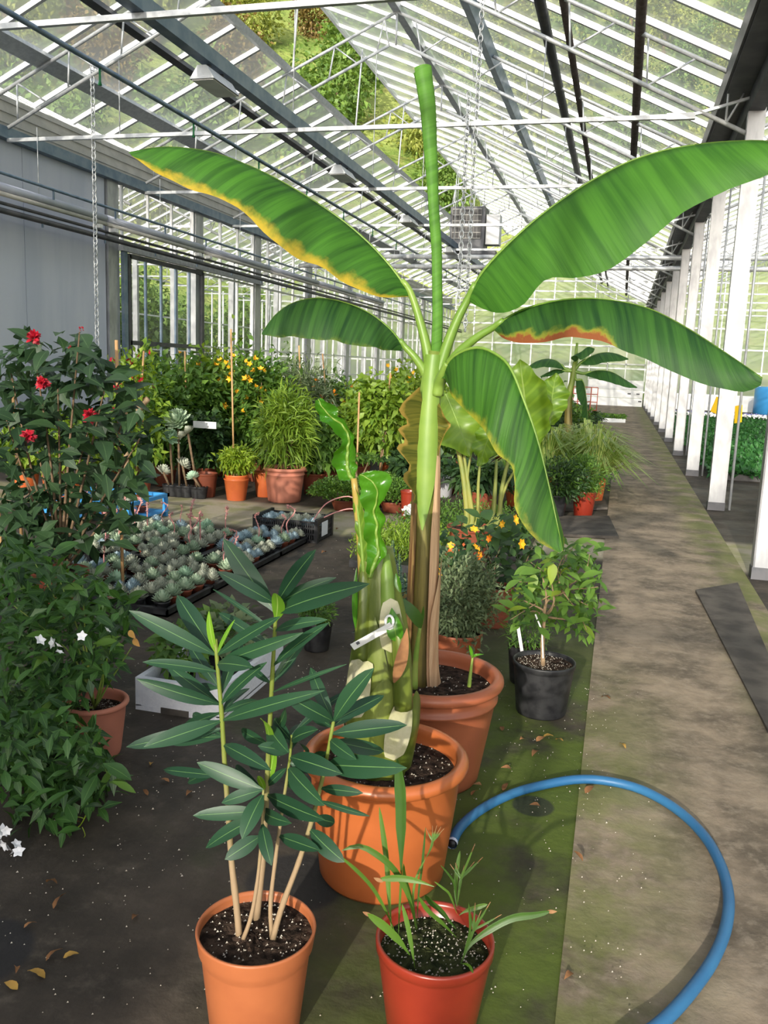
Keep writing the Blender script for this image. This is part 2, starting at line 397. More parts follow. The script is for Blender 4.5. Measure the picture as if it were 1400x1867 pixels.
    D['green'] = G('mid_green_leaf', (.035,.10,.016), (.16,.29,.045), rough=.5, trans=.3)
    D['green2'] = G('yellow_green_leaf', (.09,.19,.018), (.30,.42,.055), rough=.5, trans=.35)
    D['dkgreen'] = G('dark_green_leaf', (.014,.042,.014), (.060,.125,.030), rough=.5, trans=.2)
    D['bluegreen'] = G('blue_green_leaf', (.025,.065,.05), (.08,.15,.115), rough=.55, trans=.2)
    D['grey_green'] = G('grey_green_leaf', (.06,.10,.045), (.20,.25,.12), rough=.6, trans=.2)
    D['spider'] = G('variegated_leaf', (.34,.46,.11), (.66,.70,.34), rib=(.12,.26,.04), rough=.45, trans=.35, ribw=.18)
    D['carpet'] = G('seedling_leaf', (.018,.085,.022), (.05,.18,.04), rough=.5, trans=.25)
    D['aloc'] = G('elephant_ear_leaf', (.075,.17,.018), (.19,.31,.04), rib=(.38,.45,.12), rough=.35, trans=.4, ribw=.02, nscale=3, vein=.8, veinf=55.0)
    D['ech0'] = G('blue_succulent', (.30,.42,.48), (.52,.63,.68), rough=.6, trans=.05)
    D['ech1'] = G('green_succulent', (.32,.44,.30), (.54,.64,.46), rough=.55, trans=.05)
    D['ech2'] = G('grey_succulent', (.38,.41,.33), (.60,.61,.49), rough=.6, trans=.05)
    D['ech3'] = G('mint_succulent', (.34,.54,.38), (.56,.72,.54), rough=.5, trans=.05)
    D['glossy'] = G('glossy_leaf', (.035,.15,.010), (.09,.27,.016), rib=(.18,.34,.04), rough=.2, trans=.32, ribw=.03, spec=.6)
define_materials()
def banana_mat(name, dark, light, yel, brn, ythr, bthr, trans=.35, v0=0.0, v1=1.0):
    """u 0 at the midrib .. 1 at the blade edge, v along; streaks follow the side veins, margin turns yellow then brown"""
    m, nt, out = _nt(name); q = N(nt); uvc = q.coord('UV'); uv = q.xyz(uvc)
    st = q.n('ShaderNodeCombineXYZ'); q.l(q.math('MULTIPLY', uv[0], .35), st.inputs[0]); q.l(q.math('MULTIPLY', q.math('SUBTRACT', uv[1], q.math('MULTIPLY', uv[0], .10)), 42.0), st.inputs[1])
    s = q.noise(1.0, st.outputs[0], 5, .6)
    st2 = q.n('ShaderNodeCombineXYZ'); q.l(q.math('MULTIPLY', uv[0], .22), st2.inputs[0]); q.l(q.math('MULTIPLY', q.math('SUBTRACT', uv[1], q.math('MULTIPLY', uv[0], .10)), 7.0), st2.inputs[1])
    s2 = q.noise(1.6, st2.outputs[0], 3, .5)
    f = q.math('ADD', q.math('MULTIPLY', q.ramp(s, .38, .62), .5), q.math('MULTIPLY_ADD', q.ramp(s2, .34, .66), .60, .0), clamp=True)
    c = q.mix(f, dark, light)
    en = q.noise(1.0, None, 4, .6); nn = nt.nodes[-1]
    e3 = q.n('ShaderNodeCombineXYZ'); q.l(q.math('MULTIPLY', uv[1], 11.0), e3.inputs[0]); q.l(q.math('MULTIPLY', uv[0], 2.0), e3.inputs[1]); q.l(e3.outputs[0], nn.inputs['Vector'])
    rng_ = q.math('MULTIPLY', q.ramp(uv[1], v0-.12, v0+.05), q.ramp(uv[1], v1+.12, v1-.05))
    ee = q.math('SUBTRACT', q.math('ADD', uv[0], q.math('MULTIPLY_ADD', en, .62, -.31)), q.math('MULTIPLY', q.math('SUBTRACT', 1.0, rng_), .35))
    c = q.mix(q.ramp(ee, ythr-.10, ythr+.10), c, yel); c = q.mix(q.ramp(ee, bthr-.04, bthr+.05), c, brn)
    c = q.mix(q.ramp(uv[0], .035, .015), c, (.22,.36,.05))
    nm = q.bump(s, .35, .01)
    s1 = q.bsdf(c, .52, .22, 0, nm); t = q.n('ShaderNodeBsdfTranslucent')
    hs = q.n('ShaderNodeHueSaturation'); q.l(c, hs.inputs['Color']); hs.inputs['Hue'].default_value = .485; hs.inputs['Value'].default_value = 1.9; q.l(hs.outputs[0], t.inputs[0])
    q.l(q.mixs(trans, s1, t.outputs[0]), out.inputs[0]); return m
# ================================================================== THE GREENHOUSE
rng = random.Random(7); nrg = np.random.default_rng(7)
BAY = 3.75; YS = [7.4 + BAY*k for k in range(-4, 11)]; Y0, Y1 = YS[0], 45.7
XL, XR, RX, RZ = -8.95, 1.2, -4.1, 7.42
def zl(X): return RZ + .4515*(X-RX)          # truss line, west slope
def zr(X): return RZ - .4715*(X-RX)          # truss line, east slope
GO = .16                                     # glass lies this far above the truss line

# ---- floor and path
mb = MB(); mb.add([(-30,-12,0),(30,-12,0),(30,62,0),(-30,62,0)], [(0,1,2,3)])
tag(mb.build('floor', MAT['floor']), 'dark ground cloth floor with green algae stains and crumbs', None, None, 'structure')
mb = MB(); nx, ny = 26, 300
def path_l(Y): return -.03 if Y < 14 else -.03 - (Y-14)/31*1.45
vv, ff = [], []
for j in range(ny+1):
    Y = -6 + (Y1+6)*(j/ny)**1.6
    for i in range(nx+1):
        x = path_l(Y) + (1.12-path_l(Y))*i/nx; e = min(1, min(i, nx-i)/3)
        z = .006 + e*(.006*math.sin(3.1*x+2.3*Y+1.5*math.sin(1.7*Y)) + .004*math.sin(9*x-1.3*Y+2*math.sin(.9*Y+3*x)) + .007)
        vv.append((x, Y, max(.004, z)))
for j in range(ny):
    for i in range(nx): ff.append((j*(nx+1)+i, j*(nx+1)+i+1, (j+1)*(nx+1)+i+1, (j+1)*(nx+1)+i))
mb.add(vv, ff); tag(mb.build('path', MAT['path'], smooth=True), 'beige wrinkled mat path between pot rows and steel posts', None, None, 'structure')
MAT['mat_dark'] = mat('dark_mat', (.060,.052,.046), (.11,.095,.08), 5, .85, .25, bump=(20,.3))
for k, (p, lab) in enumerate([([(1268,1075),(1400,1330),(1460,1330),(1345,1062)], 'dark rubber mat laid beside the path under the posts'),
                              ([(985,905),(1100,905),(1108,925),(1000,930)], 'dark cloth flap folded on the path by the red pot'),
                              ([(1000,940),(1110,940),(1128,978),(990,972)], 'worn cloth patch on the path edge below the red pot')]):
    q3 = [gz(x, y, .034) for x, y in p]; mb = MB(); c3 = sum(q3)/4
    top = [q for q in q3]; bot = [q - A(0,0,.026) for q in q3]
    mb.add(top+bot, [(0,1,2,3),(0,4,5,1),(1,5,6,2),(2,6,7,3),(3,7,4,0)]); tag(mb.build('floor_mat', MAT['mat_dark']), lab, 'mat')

# ---- roof trusses (one detailed, one plain prototype, then copies)
def chord_pts(side, low):
    if side < 0: return (A(XL,0,zl(XL)-(.52 if low else 0)), A(RX-(.12 if low else 0),0,RZ-(.52 if low else 0)))
    return (A(RX+(.12 if low else 0),0,RZ-(.52 if low else 0)), A(XR-.05,0,zr(XR-.05)-(.55 if low else 0)))
def make_truss(detailed):
    t = thing('roof_truss', (0,0,0), 'galvanised lattice truss spanning the greenhouse roof', None, 'roof lattice trusses', 'structure')
    web = MB()
    for side in (-1, 1):
        u0, u1 = chord_pts(side, 0); l0, l1 = chord_pts(side, 1)
        MB().tube([u0, u1], .027, 8).build('upper_chord', MAT['galv'], t, True); MB().tube([l0, l1], .027, 8).build('lower_chord', MAT['galv'], t, True)
        n = 5
        for i in range(n+1):
            s = (i+.35)/(n+.6); pu = u0+(u1-u0)*s; pl = l0+(l1-l0)*s; s2 = (i+.95)/(n+.6); pl2 = l0+(l1-l0)*min(1, s2)
            for a, b in ((pu, pl), (pu, pl2) if side < 0 else (pl, u0+(u1-u0)*min(1, s2))):
                if detailed: MB().tube([a, b], .014, 6).build('web_rod', MAT['galv'], t, True)
                else: web.tube([a, b], .014, 5)
    if not detailed: web.build('web_rods', MAT['galv'], t, True)
    tie = MB().bar((XL+.12,0,4.6), (.5,0,4.6), .05, .05); tie.bar((.5,0,4.6), (XR-.02,0,4.78), .045, .03); tie.box((.42,0,4.6), (.32,.07,.07))
    tie.build('tie_rod', MAT['galv'], t)
    hg = MB()
    for x in (-7.0, RX-.33, -1.2): hg.tube([(x,0,4.62), (x,0,(zl(x) if x < RX else zr(x))-.5)], .008, 5)
    hg.build('hanger_rod', MAT['galv'], t, True)
    MB().tube([(RX,0,RZ), (RX,0,RZ-.52)], .02, 6).build('king_post', MAT['galv'], t, True)
    return t
proto_d, proto_s = make_truss(True), make_truss(False)
first = {'d': True, 's': True}
for k, Y in enumerate(YS[1:]):
    d = 'd' if 10 < Y < 19.5 else 's'; p = proto_d if d == 'd' else proto_s
    if first[d]: p.location = (0, Y, 0); first[d] = False
    else: dup_tree(p, (0, Y, 0))
for Y in YS[4:]:
    for sx, nm_ in ((-10.3, 'galvanised lattice truss in the bay behind the west glass wall'), (10.3, 'galvanised lattice truss in the seedling bay beyond the posts')):
        dup_tree(proto_s, (sx, Y, 0), label=nm_, group='trusses of the neighbour bays')

# ---- roof glazing : bars and panes are parts of the ceiling
ceil = thing('ceiling', (0,0,0), 'glazed greenhouse roof of dusty panes between white bars', None, None, 'structure')
XV = -6.06                                   # lower edge of the ridge vents
eL, vL, rg, eR = A(XL-.1,0,zl(XL-.1)+GO), A(XV,0,zl(XV)+GO), A(RX,0,RZ+GO), A(XR+.1,0,zr(XR+.1)+GO)
barL = MB().bar(eL, vL, .055, .07).mesh('glazing_bar', MAT['alu'], None, False); barR = MB().bar(rg, eR, .055, .07).mesh('glazing_bar', MAT['alu'], None, False)
SP = BAY/4
nb = int(round((Y1-Y0)/SP))
pL = MB().add([eL, eL+A(0,SP,0), vL+A(0,SP,0), vL], [(0,1,2,3)]).mesh('pane', MAT['glass'], None, False)
pR = MB().add([rg, rg+A(0,SP,0), eR+A(0,SP,0), eR], [(0,1,2,3)]).mesh('pane', MAT['glass'], None, False)
for i in range(nb+1):
    Y = Y0 + SP*i
    place(barL, 'glazing_bar', (0,Y,0), ceil); place(barR, 'glazing_bar', (0,Y,0), ceil)
    if i < nb: place(pL, 'pane', (0,Y,.02), ceil); place(pR, 'pane', (0,Y,.02), ceil)
# ridge vents, hinged at the ridge and standing open
va = math.radians(21); vl = float(np.linalg.norm(rg-vL)); ve = rg + A(-vl*math.cos(va), 0, vl*math.sin(va))
vbar = MB().bar(rg, ve, .05, .06).mesh('glazing_bar', MAT['alu'], None, False)
vpane = MB().add([rg, ve, ve+A(0,SP,0), rg+A(0,SP,0)], [(0,1,2,3)]).mesh('pane', MAT['glass'], None, False)
vedge = MB().bar(ve, ve+A(0,BAY,0), .06, .10).mesh('bottom_rail', MAT['alu'], None, False)
varm = MB().tube([vL+A(0,.3,0), ve+A(.15,.3,-.05)], .018, 6).mesh('vent_arm', MAT['galv'], None, True)
for k, Y in enumerate(YS[1:-1]):
    w = thing('window_%d' % (k+1), (0,Y,0), 'ridge vent window standing open above the west roof slope', None, 'open ridge vents', 'structure')
    for i in range(4):
        place(vbar, 'glazing_bar', (0,Y+SP*i,0), w); place(vpane, 'pane', (0,Y+SP*i,.02), w)
    place(vedge, 'bottom_rail', (0,Y,0), w); place(varm, 'vent_arm', (0,Y,0), w)
# neighbour roofs, far off: bars joined
for sx, nm_, lab in ((-10.3, 'ceiling_west_bay', 'glazed roof of the bay behind the west glass wall'), (10.3, 'ceiling_east_bay', 'glazed roof over the seedling bay')):
    c2 = thing(nm_, (sx,0,0), lab, None, None, 'structure'); mb = MB(); g = MB(); o = A(sx,0,0); Ys = 3.65
    for i in range(int((Y1-Ys)/SP)+1):
        Y = A(0, Ys+SP*i, 0); mb.bar(o+eL+Y, o+rg+Y, .05, .06); mb.bar(o+rg+Y, o+eR+Y, .05, .06)
    mb.build('glazing_bars', MAT['alu'], c2)
    a, b = A(0,Ys,.02), A(0,Y1,.02)
    g.add([o+eL+a, o+eL+b, o+rg+b, o+rg+a], [(0,1,2,3)]); g.add([o+rg+a, o+rg+b, o+eR+b, o+eR+a], [(0,1,2,3)]); g.build('glass_sheets', MAT['glass'], c2)

# ---- members running along the house
def member(name, lab, mb, m, cat=None, kind='structure', smooth=False): return tag(mb.build(name, MAT[m], None, smooth), lab, cat, None, kind)
YA, YB = Y0, Y1
member('purlin', 'dark blue-grey ridge purlin under the roof peak', MB().bar((RX,YA,RZ+.06),(RX,YB,RZ+.06),.13,.14), 'galv')
member('purlin', 'pale aluminium rail along the foot of the open ridge vents', MB().bar((XV,YA,zl(XV)+.10),(XV,YB,zl(XV)+.10),.16,.10,(.41,0,.91)), 'galv')
member('purlin', 'wide grey purlin low on the west roof slope', MB().bar((-8.2,YA,zl(-8.2)+.07),(-8.2,YB,zl(-8.2)+.07),.26,.07,(-.41,0,.91)), 'galv')
member('purlin', 'narrow grey purlin midway up the west roof slope', MB().bar((-7.07,YA,zl(-7.07)+.06),(-7.07,YB,zl(-7.07)+.06),.11,.10,(-.41,0,.91)), 'steel_dark')
member('purlin', 'dark purlin high on the east roof slope', MB().bar((-2.5,YA,zr(-2.5)+.02),(-2.5,YB,zr(-2.5)+.02),.15,.16,(.43,0,.9)), 'steel_blue')
member('shade_roll', 'dark rolled shade cloth under the middle of the east slope', MB().tube([(-1.36,YA,zr(-1.36)+.01),(-1.36,YB,zr(-1.36)+.01)],.075,10), 'steel_dark', 'shade', None, True)
member('shade_roll', 'thin brown rolled shade cloth beside the dark roll', MB().tube([(-1.04,YA,zr(-1.04)+.01),(-1.04,YB,zr(-1.04)+.01)],.05,10), 'brown_screen', 'shade', None, True)
member('shade_roll', 'brown rolled shade cloth low on the east slope', MB().tube([(-.12,YA,zr(-.12)+.02),(-.12,YB,zr(-.12)+.02)],.06,10), 'brown_screen', 'shade', None, True)
member('crop_beam', 'dark blue box beam carrying lamps across the tie rods', MB().box2((-4.50,YA,4.63),(-4.37,32,4.78)), 'steel_blue', 'beam', None)
gut = MB().box2((XR-.30,YA,4.83),(XR+.22,YB,4.93)); gut.box2((XR-.33,YA,4.86),(XR-.27,YB,5.10)); gut.box2((XR+.2,YA,4.86),(XR+.26,YB,5.10)); gut.box2((XR-.05,YA,4.62),(XR+.12,YB,4.84))
member('trim_1', 'dark east roof gutter along the post heads', gut, 'steel_dark')
member('trim_2', 'blue steel gutter beam along the west wall head', MB().box2((XL-.05,YA,4.62),(XL+.14,YB,4.78)), 'steel_blue')
fas = MB()
for i in range(6): fas.box2((XL-.10+.02*(i % 2),YA,4.80+.075*i),(XL-.02+.02*(i % 2),YB,4.875+.075*i))
member('trim_3', 'ribbed beige fascia above the west wall gutter', fas, 'beige_rib')
pipe = thing('irrigation_pipe', (-5.5,0,4.56), 'thin dark irrigation pipe hung under the tie rods with green sprinklers', 'pipe')
MB().tube([(-5.5,YA,4.56),(-5.5,40,4.56)],.028,8).build('pipe', MAT['steel_blue'], pipe, True)
MAT['sprk'] = mat('green_nozzle', (.02,.18,.06), None, 4, .5)
spk = MB().tube([(0,0,0),(0,0,-.13),(0,0,-.17)],[.012,.012,.022],6).mesh('sprinkler', MAT['sprk'])
for i in range(14): place(spk, 'sprinkler', (-5.5, 6.35+2.05*i, 4.54), pipe)

# ---- right hand posts
postm = MB(); w, d, tk = .19, .12, .014
postm.box2((0,-d/2,.09),(w,-d/2+tk,4.66)); postm.box2((0,d/2-tk,.09),(w,d/2,4.66)); postm.box2((0,-d/2,.09),(tk,d/2,4.66)); postm.box2((w-tk,-d/2,.09),(w,d/2,4.66))
pmesh = postm.mesh('shaft', MAT['galv_post'], None, False)
bmesh_ = MB().box2((-.006,-d/2-.006,0),(w+.006,d/2+.006,.10)).mesh('boot', MAT['steel_dark'], None, False)
drain = MB().tube([(w+.07,.04,0),(w+.07,.04,4.8)],.016,7).mesh('drain_rod', MAT['galv'])
brk = MB().bar((w/2,0,4.15),(w/2,.75,4.66),.06,.05).mesh('brace', MAT['galv'], None, False)
for i, Y in enumerate(YS[1:]):
    p = thing('pillar', (XR-.05,Y,0), 'galvanised square post in the row along the path', None, 'posts along the path', 'structure')
    place(pmesh, 'shaft', (XR-.05,Y,0), p); place(bmesh_, 'boot', (XR-.05,Y,0), p); place(drain, 'drain_rod', (XR-.05,Y,0), p); place(brk, 'brace', (XR-.05,Y,0), p)

# ---- west wall : grey panels, then sliding door and glazing
wl = thing('wall_left', (XL,0,0), 'grey insulated panel wall on the west side', None, None, 'structure')
ypan = [Y0, -4.4, -1.2, 2.0, 5.2, 8.4, 11.6, 13.75]
for a, b in zip(ypan[:-1], ypan[1:]): MB().box2((XL-.08,a+.006,0),(XL,b-.006,4.63)).build('panel', MAT['panel_grey'], wl)
MB().box2((XL-.10,Y0,0),(XL-.085,13.75,4.63)).build('backing', MAT['steel_dark'], wl)
colm = MB().box2((0,-.17,0),(.14,.17,4.63)).mesh('column', MAT['galv_post'], None, False)
for i, Y in enumerate([13.95, 17.2, 20.3, 24.0, 27.75, 31.5, 35.25, 39.0, 42.75]):
    tag(place(colm, 'pillar', (XL-.10,Y,0)), 'steel column standing in the west glass wall', None, 'columns of the west glass wall', 'structure')
dr = thing('door_1', (XL+.05,14.3,0), 'dark framed sliding glass door in the west wall', None, None, 'structure')
fx = XL+.08
f = MB()
for y in (14.36, 17.24): f.box2((fx-.03,y-.05,0),(fx+.03,y+.05,3.42))
for z in (.06, 1.84, 3.40): f.box2((fx-.03,14.36,z-.04),(fx+.03,17.24,z+.04))
f.build('frame', MAT['steel_dark'], dr)
for i in range(1, 5): MB().box2((fx-.02,14.36+i*.576-.025,.06),(fx+.02,14.36+i*.576+.025,3.4)).build('mullion', MAT['steel_blue'], dr)
for i in range(5):
    for z0, z1 in ((.1,1.8),(1.88,3.36)): MB().add([(fx,14.40+i*.576,z0),(fx,14.40+i*.576+.52,z0),(fx,14.40+i*.576+.52,z1),(fx,14.40+i*.576,z1)],[(0,1,2,3)]).build('pane', MAT['wglass'], dr)
MB().box2((fx-.05,14.1,3.46),(fx+.05,20.4,3.56)).build('track', MAT['galv'], dr)
MB().box2((fx-.03,14.15,0),(fx+.03,14.28,3.5)).build('jamb', MAT['steel_blue'], dr)
wg = thing('window_20', (XL,17.3,0), 'long glass wall with slim mullions on the west side', None, None, 'structure')
mul = MB().box2((-.03,-.022,.0),(.03,.022,4.63)).mesh('mullion', MAT['alu'], None, False)
pw0 = MB().add([(0,0,.6),(0,.9,.6),(0,.9,1.86),(0,0,1.86)],[(0,1,2,3)]).mesh('pane', MAT['wglass'], None, False)
pw1 = MB().add([(0,0,1.86),(0,.9,1.86),(0,.9,4.63),(0,0,4.63)],[(0,1,2,3)]).mesh('pane', MAT['wglass'], None, False)
for i in range(32):
    Y = 17.4+.9*i
    place(mul, 'mullion', (XL-.02,Y,0), wg)
    if i < 31: place(pw0, 'pane', (XL-.02,Y,0), wg); place(pw1, 'pane', (XL-.02,Y,0), wg)
hr = MB()
for z in (.9, 1.25, 1.86, 3.42): hr.box2((XL-.04,17.3,z-.02),(XL+.01,Y1,z+.02))
hr.build('glazing_rail', MAT['alu'], wg)
MB().box2((XL-.10,17.3,0),(XL+.02,Y1,.6)).build('plinth', MAT['panel_grey'], wg)
hr = MB()
for i in range(4): hr.box2((XL-.04,14.3+.9*i-.02,3.5),(XL+.01,14.3+.9*i+.02,4.63))
hr.build('transom_bars', MAT['alu'], wg)

# ---- far end wall with white door
we = thing('wall_back', (0,Y1,0), 'far glazed end wall with white aluminium bars', None, None, 'structure')
def roofz(X):
    X = ((X-XL) % 10.3)+XL
    return (zl(X) if X < RX else zr(X))+.1
for i in range(31):
    X = XL-10.0+i*1.02
    if -1.7 < X < 1.1: MB().box2((X-.03,Y1-.03,3.0),(X+.03,Y1+.03,roofz(X))).build('mullion', MAT['alu'], we)
    else: MB().box2((X-.03,Y1-.03,0),(X+.03,Y1+.03,roofz(X))).build('mullion', MAT['alu'], we)
for z in (.75, 1.9, 3.0, 4.0, 4.9): MB().box2((XL-10,Y1-.04,z-.035),(XR+10.3,Y1+.04,z+.035)).build('transom', MAT['alu'], we)
for s in (-10.3, 0, 10.3):
    MB().add([(XL+s,Y1,.75),(XR+s+.1,Y1,.75),(XR+s+.1,Y1,zr(XR)),(RX+s,Y1,RZ),(XL+s,Y1,zl(XL))],[(0,1,2,3,4)]).build('glazing_sheet', MAT['milk'], we)
    MB().box2((XL+s,Y1-.02,0),(XR+s+.15 if s else -1.65,Y1+.02,.74)).build('plinth', MAT['white_paint'], we)
d2 = thing('door_2', (-.3,Y1-.08,0), 'white sectional door at the far end of the path', None, None, 'structure')
for i in range(3):
    z0 = .02+i*.42
    MB().box2((-1.65,Y1-.10,z0),(1.1,Y1-.06,z0+.405)).build('door_section', MAT['white_paint'], d2)
for i in range(2): MB().add([(-1.6,Y1-.08,1.30+.85*i),(1.05,Y1-.08,1.30+.85*i),(1.05,Y1-.08,2.1+.85*i),(-1.6,Y1-.08,2.1+.85*i)],[(0,1,2,3)]).build('door_window', MAT['wglass'], d2)
f = MB()
for x in (-1.65, -.75, .15, 1.1): f.box2((x-.025,Y1-.11,1.27),(x+.025,Y1-.06,3.0))
for z in (1.29, 2.12, 2.98): f.box2((-1.65,Y1-.11,z-.03),(1.1,Y1-.06,z+.03))
f.build('door_frame', MAT['white_paint'], d2)
hh = MB()
for x, z in ((.35,.62),(.78,.62),(.9,.25)): hh.box2((x,Y1-.13,z),(x+.16,Y1-.10,z+.07))
hh.build('handle', MAT['steel_dark'], d2)

# ---- wall behind the camera: added grey panels low on the west half, glass above and east
wf = thing('wall_front', (0,Y0,0), 'unseen glass end wall with grey panels added to shade the left foreground', None, None, 'structure')
FP = -1.42
for i in range(7):
    a = XL + (FP-XL)*i/7; b = XL + (FP-XL)*(i+1)/7
    MB().box2((a+.005,Y0-.08,0),(b-.005,Y0,4.0)).build('panel', MAT['panel_grey'], wf)  # unseen panels, added and sized to shade the left foreground
for i in range(12):
    X = XL + i*.92
    MB().box2((X-.03,Y0-.03,0 if X > FP else 3.95),(X+.03,Y0+.03,roofz(X))).build('mullion', MAT['alu'], wf)
for z in (1.1, 2.4, 4.0): MB().box2((FP if z < 3.9 else XL,Y0-.04,z-.04),(XR,Y0+.04,z+.04)).build('transom', MAT['alu'], wf)
MB().add([(XL,Y0-.01,4.0),(XR+.1,Y0-.01,4.0),(XR+.1,Y0-.01,zr(XR)),(RX,Y0-.01,RZ),(XL,Y0-.01,zl(XL))],[(0,1,2,3,4)]).build('pane', MAT['wglass'], wf)
MB().add([(FP,Y0-.01,0),(XR+.1,Y0-.01,0),(XR+.1,Y0-.01,4.0),(FP,Y0-.01,4.0)],[(0,1,2,3)]).build('pane', MAT['wglass'], wf)

# ---- pipes along the west wall
def pipe_run(name, lab, X, z, r, m, y0=Y0, y1=Y1, clip=None):
    t = thing(name, (X,0,z), lab, 'pipe'); MB().tube([(X,y0,z),(X,y1,z)],r,10).build('pipe', MAT[m], t, True)
    if clip:
        c = MB().box2((-.012,-.012,-clip),(.012,.012,.0)).mesh('clip', MAT['steel_blue'], None, False)
        y = max(y0, 6.5)
        while y < min(y1, 32): place(c, 'clip', (X,y,z), t); y += 1.6
    return t
pipe_run('overhead_rail', 'thin blue rail above the tube row on the west wall', -8.2, 3.94, .022, 'steel_blue', clip=.14)
yy = Y0
for i in range(11):
    t = thing('tube_lamp', (-8.3,yy,3.79), 'pale ribbed tube section of the lamp row below the blue rail', 'lamp', 'tube row along the west wall')
    MB().tube([(-8.3,yy+.02,3.79),(-8.3,yy+3.36,3.79)],.055,12).build('tube', MAT['panel_grey'], t, True)
    MB().tube([(-8.3,yy+.02,3.70),(-8.3,yy+3.36,3.70)],.035,8).build('lower_tube', MAT['beige_rib'], t, True)
    for dy in (.15, 3.1): MB().box2((-8.36,yy+dy,3.60),(-8.24,yy+dy+.10,3.66)).build('end_fitting', MAT['white_plastic'], t)
    MB().tube([(-8.3,yy+1.7,3.84),(-8.3,yy+1.7,4.75)],.006,5).build('hanger_wire', MAT['galv'], t, True)
    yy += 3.4
pipe_run('heating_pipe', 'slim dark heating pipe under the tube row on the west wall', -8.4, 3.60, .024, 'steel_dark')
pipe_run('heating_pipe', 'thick dark heating pipe lowest on the west wall', -8.4, 3.50, .04, 'steel_dark', clip=.09)
for z, r, lab in ((4.42,.06,'upper grey pipe crossing the house below the unit heater'),(4.17,.06,'lower grey pipe crossing the house below the unit heater')):
    tag(MB().tube([(XL+.3,22.4,z),(XR+9,22.4,z)],r,10).build('cross_pipe', MAT['galv'], None, True), lab, 'pipe')

# ---- lamps on the box beam
def trough(Y, lab):
    t = thing('hanging_lamp', (-4.43,Y,4.63), lab, 'lamp', 'trough lamps under the box beam')
    m = MB(); L = .62
    prof = [(-.05,0),(.05,0),(.14,-.13),(-.14,-.13)]
    v = [(-4.43+x,Y-L/2,4.58+z) for x, z in prof]+[(-4.43+x,Y+L/2,4.58+z) for x, z in prof]
    m.add(v, [(0,1,5,4),(1,2,6,5),(3,0,4,7),(3,2,1,0),(4,5,6,7)]); m.build('housing', MAT['galv'], t)
    MB().box2((-4.55,Y-L/2+.02,4.44),(-4.31,Y+L/2-.02,4.455)).build('diffuser', MAT['white_plastic'], t)
    for dy in (-.15,.15): MB().box2((-4.45,Y+dy-.015,4.57),(-4.41,Y+dy+.015,4.64)).build('bracket', MAT['steel_dark'], t)
for i, Y in enumerate((8.9, 13.3, 17.6, 22.0)): trough(Y, 'grey trough lamp clamped under the blue box beam')

# ---- unit heater
hc = A(-4.12,23.0,5.14)
h = thing('unit_heater', hc, 'grey unit heater with dark grille hanging below the roof', 'heater')
MB().box2((-4.62,22.75,4.62),(-3.72,23.4,5.72)).build('housing', MAT['steel_dark'], h)
MB().box2((-4.56,22.73,4.92),(-3.80,22.752,5.66)).build('grille_back', MAT['black_rubber'], h)
g = MB()
for i in range(9): g.box2((-4.56+.093*i,22.715,4.92),(-4.556+.093*i,22.73,5.66))
for i in range(6): g.box2((-4.56,22.715,4.92+.145*i),(-3.80,22.73,4.932+.145*i))
g.build('grille', MAT['beige_rib'], h)
MB().box2((-3.70,22.9,4.8),(-3.35,23.3,5.55)).build('flue_box', MAT['white_paint'], h)
MB().box2((-4.3,22.72,4.50),(-3.4,23.3,4.62)).build('drip_tray', MAT['steel_dark'], h)
for x in (-4.5,-3.8): MB().tube([(x,23,5.72),(x,23,7.1)],.012,6).build('hanger_rod', MAT['galv'], h, True)

# ---- chains
def chain(lab, x, y, z0, z1, link=.085, r=.0075):
    m = MB(); z = z1; k = 0; w = link*.32
    while z > z0:
        pts = []
        for i in range(10):
            t = 2*math.pi*i/10; a, b = math.cos(t)*w, math.sin(t)*link*.58
            pts.append((x+(a if k % 2 == 0 else a*.2), y+(0 if k % 2 == 0 else a), z+b))
        m.tube(pts, r, 5, closed=True); z -= link*.8; k += 1
    return tag(m.build('hanging_chain', MAT['galv'], None, True), lab, 'chain')
chain('long steel chain hanging in front of the grey west panel wall', -7.42, 11.15, 1.74, 5.5, .09, .008)
chain('steel chain hanging straight down before the unit heater', -2.0, 11.15, 2.05, 6.4)
chain('second steel chain paired close beside the heater chain', -2.09, 11.05, 2.4, 4.9)

# ---- east bay: seedling bed, floor of pots, cards
bed = thing('seedling_bed', (3.2,24,0), 'wide bed of dense green seedlings beyond the steel posts', 'seedlings')
MB().box2((1.55,14.6,0),(10.5,33.5,.10)).build('tray_base', MAT['black_rubber'], bed)
n = 26000
P = np.stack([nrg.uniform(1.5,7.5,n), 14.5+19*nrg.random(n)**1.5, .09+.06*nrg.random(n)],1)
